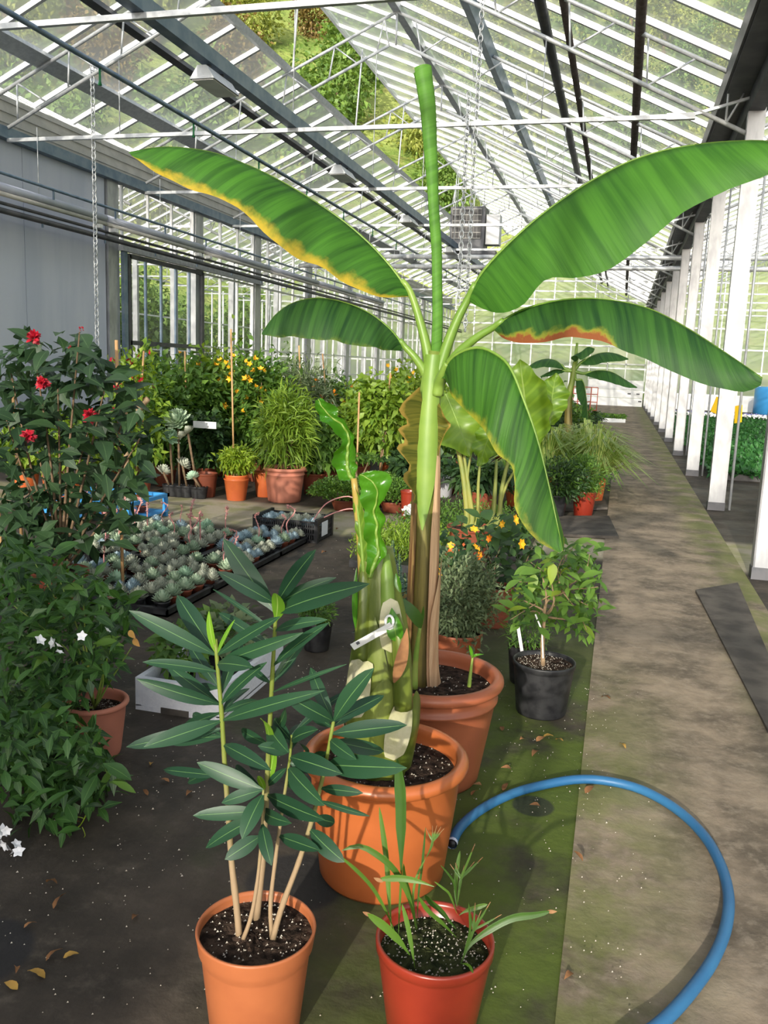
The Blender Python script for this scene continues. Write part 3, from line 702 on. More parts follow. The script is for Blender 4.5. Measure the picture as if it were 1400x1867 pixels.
# ------------------------------------------------------------------ many small leaves at once
def leaves_mesh(name, P, D, Nn, L, W, m, fold=.12, droop=.12, off=None):
    """P base points, D directions, Nn approx normals, L lengths, W widths -> one mesh of 4-triangle leaves"""
    n = len(P); D = D/np.linalg.norm(D, axis=1, keepdims=True)
    S = np.cross(D, Nn); S /= np.maximum(np.linalg.norm(S, axis=1, keepdims=True), 1e-6); U = np.cross(S, D)
    L = np.broadcast_to(L, (n,))[:, None]; W = np.broadcast_to(W, (n,))[:, None]
    M = P + D*L*.45; T = P + D*L - U*L*droop*1.2 - np.array([0,0,1.0])*L*droop
    Lf = M - S*W/2 + U*W*fold; Rt = M + S*W/2 + U*W*fold
    V = np.stack([P, Lf, M - U*0, Rt, T], 1).reshape(-1, 3)
    if off is not None: V = V - np.array(off)
    b = (np.arange(n)*5)[:, None]
    F = np.concatenate([b+np.array([[0,2,1]]), b+np.array([[0,3,2]]), b+np.array([[1,2,4]]), b+np.array([[2,3,4]])], 1).reshape(-1, 3)
    me = bpy.data.meshes.new(name); me.vertices.add(len(V)); me.vertices.foreach_set('co', V.astype(np.float32).ravel())
    me.loops.add(F.size); me.loops.foreach_set('vertex_index', F.astype(np.int32).ravel())
    me.polygons.add(len(F)); me.polygons.foreach_set('loop_start', np.arange(0, F.size, 3, dtype=np.int32))
    me.polygons.foreach_set('use_smooth', np.ones(len(F), bool))
    uvq = np.array([[.5,0],[0,.45],[.5,.45],[1,.45],[.5,1]], np.float32)
    ul = me.uv_layers.new(name='UVMap'); ul.data.foreach_set('uv', uvq[(F % 5)].ravel())
    me.materials.append(m); me.update(calc_edges=True); me.validate(); return me
def leaves_obj(name, P, D, Nn, L, W, m, parent=None, kind='stuff', **kw):
    off = tuple(world_loc(parent)) if parent is not None else None
    o = bpy.data.objects.new(name, leaves_mesh(name, P, D, Nn, L, W, m, off=off, **kw)); COL.objects.link(o)
    if parent is not None: o.parent = parent
    if kind: o['kind'] = kind
    return o
def blob(c, r, n, up=.5, out=1.0, shell=.55, seed=0, clumps=0, low=-1.0):
    """leaf bases and directions in an ellipsoid crown; clumps>0 gathers them into sprays"""
    g = np.random.default_rng(seed); c = np.asarray(c, float); r = np.broadcast_to(np.asarray(r, float), (3,))
    d = g.normal(size=(n, 3)); d /= np.linalg.norm(d, axis=1, keepdims=True); d[:, 2] = np.where(d[:, 2] < low, -d[:, 2], d[:, 2])
    rad = shell + (1-shell)*g.random(n)**.6
    if clumps:
        cd = g.normal(size=(clumps, 3)); cd /= np.linalg.norm(cd, axis=1, keepdims=True); cr = (.45+.5*g.random(clumps))[:, None]; cc = cd*cr
        k = g.integers(0, clumps, n); loc = cc[k] + g.normal(size=(n, 3))*.20; dirs = g.normal(size=(n, 3))*.8 + cd[k]*out
    else: loc = d*rad[:, None]; dirs = d*out + g.normal(size=(n, 3))*.6
    dirs[:, 2] += up
    Nn = g.normal(size=(n, 3))*.5 + np.array([0, -.25, 1.0])
    return c + loc*r, dirs, Nn, g
def crown(parent, c, r, n, L, W, m, seed=0, name='foliage', **kw):
    P, D, Nn, g = blob(c, r, n, seed=seed, **{k: v for k, v in kw.items() if k in ('up','out','shell','clumps','low')})
    return leaves_obj(name, P, D, Nn, L*g.uniform(.7,1.25,n), W*g.uniform(.75,1.2,n), MAT[m], parent, droop=kw.get('droop', .12))
def flowers(parent, pts, r, m, seed=0, name='flower', petals=5, cup=.3):
    """each blossom its own part, sharing one mesh"""
    b = MB(); g = random.Random(seed)
    for k in range(petals):
        t = 2*math.pi*k/petals; d = A(math.cos(t), math.sin(t), cup); b.leaf((0,0,0), d*r, r*.85, A(0,0,1), .1, .1, 4, 'ovate')
    me = b.mesh(name, MAT[m])
    for p in pts: place(me, name, p, parent, (g.uniform(-1.2,.2)-.5, g.uniform(-.6,.6), g.uniform(0,6)), g.uniform(.8,1.25))
# seedling bed leaves
D = nrg.normal(size=(n,3))*.7; D[:,2] += .6
leaves_obj('seedlings', P, D, nrg.normal(size=(n,3))*.4+A(0,0,1), nrg.uniform(.09,.16,n), nrg.uniform(.05,.09,n), MAT['carpet'], bed)
for k in range(2):
    Y = 34.1+k*.9; nn = 1500
    P = np.stack([nrg.uniform(1.5,8.5,nn), Y+nrg.uniform(-.25,.25,nn), .1+.14*nrg.random(nn)],1); D = nrg.normal(size=(nn,3))*.7; D[:,2] += .5
    t = thing('pansy_row', (4.5,Y,0), ['row of white pansies behind the seedling bed','row of violet pansies behind the seedling bed'][k], 'flowers')
    leaves_obj('foliage', P, D, nrg.normal(size=(nn,3))*.4+A(0,0,1), .12, .07, MAT['carpet'], t)
    P = np.stack([nrg.uniform(1.5,8.5,600), Y+nrg.uniform(-.25,.25,600), .24+.04*nrg.random(600)],1); D = nrg.normal(size=(600,3)); MAT['violet'] = mat('violet_flower', (.22,.2,.62), (.5,.5,.75), 9)
    leaves_obj('blossoms', P, D, nrg.normal(size=(600,3))*.3+A(0,-1,.4), .10, .10, MAT['fl_white' if k == 0 else 'violet'], t)
for (x, y, Y, rz, lab) in ((1308,740,17.5,.9,'yellow sticky card tilted on a string above the seedlings'),(1346,755,16.0,1.4,'yellow sticky card hanging edge-on beside a drain rod')):
    c = gy(x, y, Y); t = thing('sticky_card', c, lab, 'card')
    b = MB().box2((c[0]-.10,c[1]-.004,c[2]-.15),(c[0]+.10,c[1]+.004,c[2]+.15)).build('card', MAT['yellow_card'], t); b.rotation_euler = (0,.35 if rz < 1 else -.1,rz*.6)
    MB().tube([c, (c[0]+.02,c[1],zr(XR)+.2)],.004,4).build('string', MAT['galv'], t, True)
    MB().tube([c+A(0,0,-.15), (c[0],c[1],.1)],.006,4).build('stick', MAT['bamboo'], t, True)
# far right bits: blue barrel behind end wall glass of the east bay
b = MB(); c = gz(1395,745,.0); b.lathe([(0,0),(.9,0),(1.0,.1),(1.0,1.2),(.9,1.3),(0,1.3)],24,(7.0,Y1-2.5,0)); tag(b.build('water_tank', MAT['bluepl'], None, True), 'round blue water tank by the end wall of the seedling bay', 'tank')

# ---- hillside and trees outside
hv, hf = [], []; nu, nw_ = 90, 26
for j in range(nw_+1):
    s = j/nw_
    for i in range(nu+1):
        th = math.radians(-100 + 185*i/nu)          # azimuth from +Y, negative towards -X
        r = (58 + 120*s) if th > -.55 else (58+120*s)*(1-.45*min(1, (-th-.55)/.6))
        wob = 1+.06*math.sin(5*th+3*s)
        hv.append((math.sin(th)*r*wob-3, math.cos(th)*r*wob, -1.0 + 92*s**1.02*(1 if th > -.55 else 1-.35*min(1, (-th-.55)/.6)) + 1.5*math.sin(9*th+8*s)))
for j in range(nw_):
    for i in range(nu): hf.append((j*(nu+1)+i, j*(nu+1)+i+1, (j+1)*(nu+1)+i+1, (j+1)*(nu+1)+i))
tag(MB().add(hv, hf).build('hills', MAT['hill'], None, True), 'wooded green hillside rising outside the glasshouse', None, None, 'structure')
tag(MB().add([(-160,-60,-.05),(160,-60,-.05),(160,200,-.05),(-160,200,-.05)],[(0,1,2,3)]).build('ground', MAT['hill']), 'rough green ground around the glasshouse', None, None, 'structure')
TREEM = []
for k in range(3):
    P, D, Nn, g = blob((0,0,3.2), (2.6,2.6,3.0), 2200, up=.2, shell=.5, seed=50+k, clumps=40)
    TREEM.append(leaves_mesh('crown', P, D, Nn, g.uniform(.28,.50,2200), g.uniform(.18,.32,2200), MAT['hilltree%d' % k]))
trunk = MB().tube([(0,0,-1.5),(0.1,0,2.5)],[.22,.12],6).mesh('trunk', MAT['bark'])
LABT = ['deep green tree on the hillside seen through the roof','olive tree on the hillside seen through the roof','russet autumn tree on the hillside seen through the roof']
g = random.Random(3); cnt = 0; seen_ = []; tries = 0
while cnt < 190 and tries < 60000:
    tries += 1
    x, y = g.uniform(0,1400), g.uniform(-60,330); d = ray(x, y)
    if d[2] <= 0.02: continue
    az = math.atan2(d[0], d[1]); s = g.random()**.9
    th = az; r = (58 + 120*s) if th > -.55 else (58+120*s)*(1-.45*min(1, (-th-.55)/.6)); wob = 1+.06*math.sin(5*th+3*s)
    hz = -1.0 + 92*s**1.02*(1 if th > -.55 else 1-.35*min(1, (-th-.55)/.6)); el = math.atan2(hz+2-CAM_H, r)
    if abs(el - math.atan2(d[2], math.hypot(d[0], d[1]))) > .06: continue
    k = g.choices([0,1,2],[5,4,1.3])[0]; sc = g.uniform(.9,1.7); w_ = (math.sin(th)*r*wob-3, math.cos(th)*r*wob)
    if any(math.hypot(w_[0]-a_, w_[1]-b_) < 3.1*(sc+s_) for a_, b_, s_ in seen_): continue
    seen_.append((*w_, sc))
    t = thing('tree', (math.sin(th)*r*wob-3, math.cos(th)*r*wob, hz), LABT[k], 'tree', 'hillside trees')
    a = place(TREEM[k], 'crown', t.location, t); b = place(trunk, 'trunk', t.location, t); t.scale = (sc,)*3; t.rotation_euler = (0,0,g.uniform(0,6)); cnt += 1
for i in range(13):       # trees close outside the west bay, seen through its glass
    Y = 14+i*3.4+g.uniform(-.2,.2); X = -24.2-(i % 2)*6.0-g.uniform(0,.6); k = g.choices([0,1,2],[4,5,1])[0]; sc = g.uniform(.8,1.1)
    t = thing('tree', (X,Y,0), ['green','olive','russet'][k]+' leafy tree close outside the west bay glass', 'tree', 'trees outside the west bay')
    place(TREEM[k], 'crown', t.location, t); place(trunk, 'trunk', t.location, t); t.scale = (sc,)*3; t.rotation_euler = (0,0,g.uniform(0,6))
# west bay far wall and posts
ww = thing('wall_west_bay', (XL-10.3,0,0), 'far glazed wall of the bay behind the west glass', None, None, 'structure')
f = MB()
for i in range(36): f.box2((XL-10.33,3.65+1.2*i-.03,0),(XL-10.27,3.65+1.2*i+.03,4.9))
for z in (.6,1.9,3.3,4.8): f.box2((XL-10.33,3.65,z-.03),(XL-10.27,Y1,z+.03))
f.build('glazing_bars', MAT['alu'], ww)
pm2 = MB().box2((-.09,-.06,0),(.09,.06,4.8)).mesh('pillar', MAT['galv_post'], None, False)
for i, Y in enumerate(YS[4:]):
    for X in (-12.4, -15.9): tag(place(pm2, 'pillar', (X,Y,0)), 'pale steel post standing in the west bay', None, 'posts of the west bay', 'structure')
for i, Y in enumerate(YS[5:]): tag(place(pm2, 'pillar', (XR+10.3,Y,0)), 'pale steel post on the far side of the seedling bay', None, 'posts beyond the seedlings', 'structure')
# ================================================================== POTS AND PLANTS IN FRONT
def make_pot(parent, c, r_top, r_bot, h, m, rim='roll', soil='soil', soil_h=None, seed=1, n=44, perl=60):
    """pot body and soil as parts of a plant; c = centre on the ground"""
    x, y, z = c; t = .012 if r_top > .2 else .007; sh = soil_h if soil_h is not None else h*.9
    if rim in ('roll', 'roll2'):
        rr = r_top*.085; prof = [(0,.004),(r_bot*.96,0),(r_bot,.012)]
        for i in range(1, 7): s = i/7; prof.append((r_bot+(r_top*.895-r_bot)*s, (h-rr*4.3)*s+.012*(1-s)))
        prof += ([(r_top*.895,h-rr*4.2),(r_top*.925,h-rr*4.0),(r_top*.93,h-rr*3.6),(r_top*.90,h-rr*3.4)] if rim == 'roll2' else []) + [(r_top*.90,h-rr*2.2),(r_top*.92,h-rr*1.9)]
        for i in range(9):
            a = -math.pi*.55 + math.pi*1.35*i/8; prof.append((r_top-rr+rr*math.cos(a), h-rr+rr*math.sin(a)))
        prof += [(r_top*.86,h-rr*1.6),(r_top*.84,sh-.02),(0,sh-.03)]
    elif rim == 'collar':
        ch = h*.20; prof = [(0,.004),(r_bot*.97,0),(r_bot,.008),(r_top*.90,h-ch-.012),(r_top*.905,h-ch-.006),(r_top*.955,h-ch+.008),(r_top*.965,h-ch+.02),(r_top*.995,h-.008),(r_top,h-.003),(r_top-.002,h),(r_top-t,h-.001),(r_top-t-.002,h-.01),(r_top*.93,sh-.02),(0,sh-.03)]
    else:
        prof = [(0,.004),(r_bot*.97,0),(r_bot,.008),(r_top*.96,h-.035),(r_top*.965,h-.028),(r_top,h-.024),(r_top*1.005,h-.006),(r_top,h),(r_top-t,h),(r_top-t-.003,h-.01),(r_top*.92,sh-.02),(0,sh-.03)]
    b = MB().lathe(prof, n, (x,y,z)); o = b.build('pot', MAT[m], parent, True)
    ri = (r_top*.855 if rim in ('roll', 'roll2') else r_top*.94); g = random.Random(seed)
    MB().disc((x,y,z+sh), ri, 30, 8, .006 if r_top > .12 else .003, g).build('soil', MAT[soil], parent, False)
    if perl:
        p = MB()
        for k in range(int(perl*.75)):
            a, d = g.uniform(0, 6.28), ri*.95*math.sqrt(g.random()); s = g.uniform(.0012,.0034)*(1 if r_top < .2 else 1.25)
            q = A(x+d*math.cos(a), y+d*math.sin(a), z+sh+.004); p.add([q+A(s,0,0), q+A(-s*.6,s,0), q+A(-s*.6,-s,0), q+A(0,0,s*1.3)], [(0,1,3),(1,2,3),(2,0,3)])
        p.build('perlite', MAT['perlite'], parent, False, 'stuff')
    return o

# ------------------------------------------------------------------ the tall banana in the rear pot
BY = 3.12
ban = thing('potted_banana', (-.625,3.14,0), 'tall banana plant with broad arching leaves in the terracotta pot behind', 'plant')
make_pot(ban, (-.625,3.14,0), .285, .205, .43, 'terracotta3', 'roll2', soil_h=.37, seed=4, perl=150)
def P3(x, y, dy=0.0): return gy(x, y, BY+dy)
# pseudostem
sp = resample([P3(764,1250,.06), P3(766,1180,.03), P3(771,1060), P3(776,920), P3(780,800), P3(786,700), P3(792,640)], 22)
sp[0][2] = .36
rad = [np.interp(t, [0,.06,.18,.5,.78,1], [.080,.066,.056,.050,.043,.026]) for t in np.linspace(0,1,22)]
m, nt, out = _nt('banana_sheath'); q = N(nt); co = q.coord('Object', (14,14,1.1)); Z = q.xyz(q.coord('Object'))
c = q.mix(q.ramp(q.noise(1.3, co, 5), .35, .65), (.065,.048,.014), (.20,.16,.035)); c = q.mix(q.ramp(q.noise(.9, q.coord('Object', (9,9,.7)), 4), .52, .62), c, (.045,.022,.012))
c = q.mix(q.math('MULTIPLY', q.ramp(Z[2], .85, 1.35), .8), c, (.15,.22,.035))
q.l(q.bsdf(c, .5, .4, 0, q.bump(q.noise(3, co, 4), .4, .01)), out.inputs[0]); MAT['bsheath'] = m
m, nt, out = _nt('dry_sheath'); q = N(nt); co = q.coord('Object', (22,22,1.4))
c = q.mix(q.ramp(q.noise(1.2, co, 5), .3, .7), (.33,.17,.085), (.60,.40,.24)); q.l(q.bsdf(c, .7, .25, 0, q.bump(q.noise(3, co, 5), .6, .01)), out.inputs[0]); MAT['drysheath'] = m
MAT['petiole'] = mat('banana_petiole', (.12,.22,.030), (.19,.29,.05), 4, .4, .4)
MB().tube(sp, rad, 18, flute=.06, nf=4).build('pseudostem', MAT['bsheath'], ban, True)
def sheath(parent, path, rads, a0, a1, m, name='sheath', n=9, tip=True, flare=0.0, patch=False):
    """a strip wrapped part way round a stem path; a0..a1 angles (0 = +X, -90 = towards the viewer)"""
    P = np.array(path); k = len(P); v, f, uv = [], [], []
    for i in range(k):
        s = i/(k-1); w = 1.0 if not tip else max(.04, min(1, (1-s)*2.4)**.8); w = max(.03, math.sin(math.pi*s)**.25) if patch else w; mid = (a0+a1)/2 + (10*s if patch else 0); half = (a1-a0)/2*w
        for j in range(n+1):
            a = math.radians(mid + half*(2*j/n-1)); rr = rads[i]*(1+flare*s)
            v.append(P[i]+A(math.cos(a)*rr, math.sin(a)*rr, 0)); uv.append((j/n, s))
    for i in range(k-1):
        for j in range(n): f.append((i*(n+1)+j, i*(n+1)+j+1, (i+1)*(n+1)+j+1, (i+1)*(n+1)+j))
    return MB().add(v, f, uv).build(name, MAT[m] if isinstance(m, str) else m, parent, True)
def sub(path, rads, s0, s1, k=14, grow=.004):
    t = np.linspace(0, 1, len(path)); u = np.linspace(s0, s1, k)
    return np.stack([np.interp(u, t, np.array(path)[:, i]) for i in range(3)], 1), np.interp(u, t, rads)+grow
p_, r_ = sub(sp, rad, .0, .82); sheath(ban, p_, r_, -55, 12, 'drysheath', 'dry_sheath', flare=.08)
p_, r_ = sub(sp, rad, .0, .42, grow=.008); sheath(ban, p_, r_, -48, 60, 'drysheath', 'dry_sheath', flare=.15)
p_, r_ = sub(sp, rad, .02, .88, grow=.005); sheath(ban, p_, r_, -195, -112, mat('rust_sheath', (.12,.055,.020), (.30,.20,.07), 9, .6, cscale=(6,6,.45)), 'dry_sheath', flare=.05)
p_, r_ = sub(sp, rad, .50, .99, grow=.007); sheath(ban, p_[::-1], r_[::-1], -150, -25, 'petiole', 'sheath')
p_, r_ = sub(sp, rad, .62, .99, grow=.005); sheath(ban, p_[::-1], r_[::-1], -240, -140, 'petiole', 'sheath')
# dead leaf skirts: pleated
def pleat(pts_in, pts_out, dyi, dyo, m, name='withered_leaf'):
    a = resample([P3(x,y,dyi) for x, y in pts_in], 26); b = [P3(x,y,dyo+.03*(-1)**k) for k, (x,y) in enumerate(pts_out)]
    b = resample(b, 26)
    v, f, uv = [], [], []
    for i in range(26):
        for j in range(6): s = j/5; v.append(a[i]*(1-s)+b[i]*s); uv.append((s, i/25))
    for i in range(25):
        for j in range(5): f.append((i*6+j, i*6+j+1, (i+1)*6+j+1, (i+1)*6+j))
    return MB().add(v, f, uv).build(name, m, ban, True)
WITH = banana_mat('withered_banana_leaf', (.05,.065,.010), (.16,.15,.024), (.34,.23,.05), (.26,.13,.045), .84, 1.2, .2)
pleat([(771,735),(769,800),(766,860),(762,920)], [(765,705),(727,745),(745,770),(725,782),(740,805),(722,815),(748,850),(733,870),(755,900),(752,915)], -.03, -.10, WITH)
pleat([(797,740),(797,765),(798,800),(797,830)], [(800,735),(812,762),(822,775),(812,790),(803,812),(799,832)], -.04, -.07, WITH)
# leaves
def banana_leaf(root, name, mid, edge, Yf, m, dyn=-.10, curl=.03, far=.75, n=40, k=7, ripple=.004, petiole=None, pr=.011):
    """mid / edge: pixel outlines of the midrib and of the near blade edge; the far half mirrors behind the midrib"""
    M_ = resample([gy(x,y,Yf(i/(len(mid)-1))) for i,(x,y) in enumerate(mid)], n)
    E_ = resample([gy(x,y,Yf(i/(len(edge)-1))+dyn*math.sin(math.pi*min(1,max(.0,i/(len(edge)-1)))**.8)) for i,(x,y) in enumerate(edge)], n)
    v, f, uv = [], [], []; g = random.Random(int(mid[0][0]) + len(mid)*7)
    ph = [g.uniform(0,6) for _ in range(4)]
    for i in range(n):
        t = i/(n-1); T = nrm(M_[min(n-1,i+1)]-M_[max(0,i-1)]); h = nrm(np.cross(T, (0,0,1))); 
        W = E_[i]-M_[i]; side = np.dot(W, h); Wf = (W - 2*h*side)*far
        nl = nrm(np.cross(T, W)) if np.linalg.norm(W) > 1e-4 else A(0,-1,0)
        if np.dot(nl, A(0,-1,.5)) < 0: nl = -nl
        wl_ = np.linalg.norm(W)
        rp = ripple*(math.sin(26*t+ph[0])+.7*math.sin(47*t+ph[1])+.5*math.sin(11*t+ph[2]))
        for j in range(-k, k+1):
            s = abs(j)/k; w = (W if j < 0 else Wf); arch = math.sin(math.pi*min(1,s))*curl*wl_*4*.5
            p = M_[i] + w*s + nl*(arch if j < 0 else 0) + A(0,0,1)*(arch*.6 if j > 0 else 0) + nl*rp*s
            v.append(p); uv.append((s, t))
    c = 2*k+1
    for i in range(n-1):
        for j in range(c-1): f.append((i*c+j, i*c+j+1, (i+1)*c+j+1, (i+1)*c+j))
    lf = MB().add(v, f, uv).build(name, m, root, True)
    b = MB().tube(M_ - A(0,0,.004), [np.interp(i/(n-1),[0,1],[pr*.55,pr*.12]) for i in range(n)], 6)
    if petiole is not None:
        pp = resample([gy(x,y,yy) for x,y,yy in petiole]+[M_[0], M_[2]], 16)
        b.tube(pp, [np.interp(i/15,[0,1],[pr*1.9,pr*.9]) for i in range(16)], 8)
    b.build('midrib', MAT['petiole'], lf, True)
    return lf
GD, GL = (.020,.072,.012), (.055,.190,.020)
YEL, BRN = (.50,.36,.03), (.24,.085,.025)
MA = banana_mat('banana_leaf_yellow_edge', GD, (.065,.205,.022), YEL, BRN, .91, 1.13, .36)
MBm = banana_mat('banana_leaf_fresh', (.034,.120,.016), (.075,.225,.026), (.16,.30,.03), BRN, 1.12, 1.5, .40)
MC = banana_mat('banana_leaf_dark', (.012,.045,.013), (.042,.120,.022), (.16,.20,.03), BRN, 1.02, 1.17, .30)
MDm = banana_mat('banana_leaf_scorched', (.012,.048,.014), (.042,.125,.022), (.30,.30,.03), (.24,.075,.025), .82, .87, .30, v0=.04, v1=.50)
ME = banana_mat('banana_leaf_hanging', (.018,.068,.012), (.065,.19,.022), (.36,.34,.03), BRN, .97, 1.2, .36)
banana_leaf(ban, 'leaf', [(750,537),(710,482),(660,430),(600,383),(520,333),(450,299),(380,275),(300,267),(235,277)],
            [(746,541),(690,541),(635,518),(590,490),(545,474),(500,440),(455,398),(405,362),(340,342),(290,318),(240,284)],
            lambda t: BY+.0-.18*t, MA, dyn=-.16, curl=.05, far=.8, petiole=[(792,650,BY),(786,690,BY),(775,622,BY)][1:], pr=.012)
banana_leaf(ban, 'leaf', [(852,547),(878,497),(925,445),(985,392),(1055,342),(1130,300),(1200,275),(1270,262),(1340,256),(1410,258),(1490,285)],
            [(856,550),(885,565),(920,570),(958,553),(1000,508),(1050,506),(1098,497),(1150,465),(1215,408),(1270,375),(1320,350),(1375,328),(1430,305),(1490,290)],
            lambda t: BY+.0-.25*t, MBm, dyn=-.14, curl=.05, far=.7, petiole=[(797,690,BY),(815,630,BY),(835,580,BY)], pr=.013)
banana_leaf(ban, 'leaf', [(738,632),(712,600),(680,574),(645,556),(605,545),(568,543),(530,553),(500,575),(477,607)],
            [(732,640),(695,637),(650,630),(600,620),(560,617),(525,615),(500,614),(477,610)],
            lambda t: BY-.02-.22*t, MC, dyn=-.12, curl=.05, far=.8, petiole=[(785,705,BY),(772,675,BY-.01),(755,650,BY-.02)], pr=.011)
banana_leaf(ban, 'leaf', [(898,598),(945,567),(1005,549),(1060,543),(1120,547),(1185,562),(1250,595),(1320,640),(1390,688)],
            [(900,602),(925,621),(965,626),(1010,618),(1060,616),(1105,624),(1160,650),(1210,670),(1260,692),(1310,708),(1355,714),(1386,703)],
            lambda t: BY-.05-.30*t, MDm, dyn=-.13, curl=.05, far=.8, petiole=[(800,700,BY),(830,650,BY-.02),(868,616,BY-.04)], pr=.012)
banana_leaf(ban, 'leaf', [(806,683),(820,655),(845,638),(875,632),(905,644),(930,668),(955,728),(980,800),(1000,880),(1015,950),(1026,1003)],
            [(812,692),(818,712),(838,738),(868,768),(884,786),(905,826),(932,848),(938,885),(938,920),(955,958),(985,990),(1020,1008)],
            lambda t: BY-.06-.34*t, ME, dyn=-.10, curl=.04, far=.75, petiole=[(797,720,BY-.02),(800,700,BY-.03)], pr=.013)
# furled spear leaf
fp = resample([P3(795,660,.02),P3(797,580),P3(796,480),P3(793,420),P3(788,340),P3(783,250),P3(777,180),P3(770,128)], 34)
v, f, uv = [], [], []
for i in range(34):
    t = i/33; rr = np.interp(t, [0,.25,.6,.92,1], [.024,.021,.023,.034,.036])
    for j in range(25):
        a = -2.2 + j/24*7.6; q_ = rr*(1 - .22*j/24)*(1+.04*math.sin(9*t*3+j*.4)); v.append(fp[i]+A(math.cos(a)*q_, math.sin(a)*q_, .012*math.sin(j*.26)*(1 if i == 33 else 0))); uv.append((.1+.8*j/24, t))
for i in range(33):
    for j in range(24): f.append((i*25+j, i*25+j+1, (i+1)*25+j+1, (i+1)*25+j))
FU = banana_mat('furled_leaf', (.075,.20,.028), (.13,.31,.045), (.2,.34,.05), BRN, 1.5, 1.9, .35)
MB().add(v, f, uv).build('furled_leaf', FU, ban, True)
# side shoots in that pot
def shoot(root, base, pts, r0, leafpts, m='stem_green', lm='glossy'):
    pp = resample([base]+pts, 12); MB().tube(pp, [np.interp(i/11,[0,1],[r0,r0*.45]) for i in range(12)], 8).build('shoot', MAT[m], root, True)
    for (b, t, w, n_, bd) in leafpts: MB().leaf(b, t, w, n_, bd, .2, 9, 'lance').build('leaf', MAT[lm], root, True)
shoot(ban, gy(755,1255,2.98), [gy(758,1200,2.97), gy(766,1140,2.95)], .014, [(gy(768,1145,2.95), gy(718,1082,2.88), .045, A(.3,-1,.6), .22), (gy(768,1140,2.95), gy(772,1105,2.93), .012, A(0,-1,.2), .05)], 'stem_green', 'green')
shoot(ban, gy(855,1252,2.98), [gy(858,1225,2.98), gy(862,1195,2.98)], .008, [(gy(862,1205,2.98), gy(855,1176,2.96), .012, A(0,-1,.4), .2), (gy(860,1200,2.98), gy(882,1193,2.98), .010, A(0,-1,.6), .5)])

# ------------------------------------------------------------------ stout plant in the big orange pot
EY = 2.44
ens = thing('potted_ensete', (-.62,2.45,0), 'stout thick-stemmed plant with glossy twisted leaves in the big orange pot', 'plant')
make_pot(ens, (-.62,2.45,0), .262, .200, .405, 'terracotta2', 'roll', soil_h=.345, seed=9, n=56, perl=260)
def E3(x, y, dy=0.0): return gy(x, y, EY+dy)
ep = resample([E3(690,1405,.02), E3(693,1340), E3(697,1250), E3(697,1160), E3(690,1080), E3(686,1030), E3(684,1000)], 20); ep[0][2] = .33
er = [np.interp(t, [0,.08,.25,.5,.75,1], [.080,.084,.096,.088,.072,.052]) for t in np.linspace(0,1,20)]
m, nt, out = _nt('olive_sheath'); q = N(nt); co = q.coord('Object', (10,10,2.2))
c = q.mix(q.ramp(q.noise(1.4, co, 5), .35, .68), (.07,.10,.012), (.18,.22,.035)); c = q.mix(q.math('MULTIPLY', q.ramp(q.noise(2.2, q.coord('Object'), 3), .55, .64), .5), c, (.06,.07,.012))
q.l(q.bsdf(c, .36, .5, 0, q.bump(q.noise(3, co, 4), .25, .01)), out.inputs[0]); MAT['olive'] = m
MAT['cream'] = mat('cream_cut_sheath', (.50,.47,.32), (.34,.33,.17), 9, .65, .3, bump=(50,.25))
MB().tube(ep, er, 22, flute=.05, nf=5).build('pseudostem', MAT['olive'], ens, True)
p_, r_ = sub(ep, er, 0, .10, 5, .004); sheath(ens, p_, r_, -200, 20, 'drysheath', 'scar_ring', 16, False)
for (s0, s1, a0, a1, g_, m_) in [(.02,.62,-175,-95,.012,'olive'),(.02,.50,-120,-20,.018,'olive'),(.04,.74,-110,-60,.010,'olive'),(.05,.42,-60,30,.022,'olive'),
                                 (.30,.56,-150,-98,.026,'cream'),(.14,.40,-74,-34,.034,'cream'),(.60,.82,-82,-38,.022,'cream'),(.08,.42,-186,-158,.022,'cream'),(.46,.56,-120,-96,.024,'cream')]:
    p_, r_ = sub(ep, er, s0, s1, 14, g_); sheath(ens, p_, r_, a0, a1, m_, 'leaf_sheath' if m_ == 'olive' else 'cut_sheath', flare=.06 if m_ == 'olive' else 0, patch=m_ == 'cream')
# upright sheath stumps and dry strip
for pts, r0, m_ in [([E3(735,1290,-.09),E3(733,1230,-.10),E3(728,1160,-.10),E3(722,1120,-.09)],.030,'olive'),([E3(708,1180,-.05),E3(706,1090,-.05),E3(704,1010,-.03)],.026,'petiole'),
                    ([E3(662,1230,-.06),E3(662,1120,-.06),E3(664,1030,-.04)],.028,'olive')]:
    pp = resample(pts, 10); MB().tube(pp, [r0*np.interp(i/9,[0,.8,1],[1,.8,.35]) for i in range(10)], 10).build('leaf_stalk', MAT[m_], ens, True)
MB().leaf(E3(718,1245,-.14), E3(742,1145,-.12), .036, A(.4,-1,.1), .12, .5, 10, 'lance').build('dry_strip', MAT['dryleaf'], ens, True)
MB().leaf(E3(724,1170,-.12), E3(714,1108,-.10), .048, A(.2,-1,.1), .10, .35, 9, 'ovate').build('leaf_stub', MAT['glossy'], ens, True)
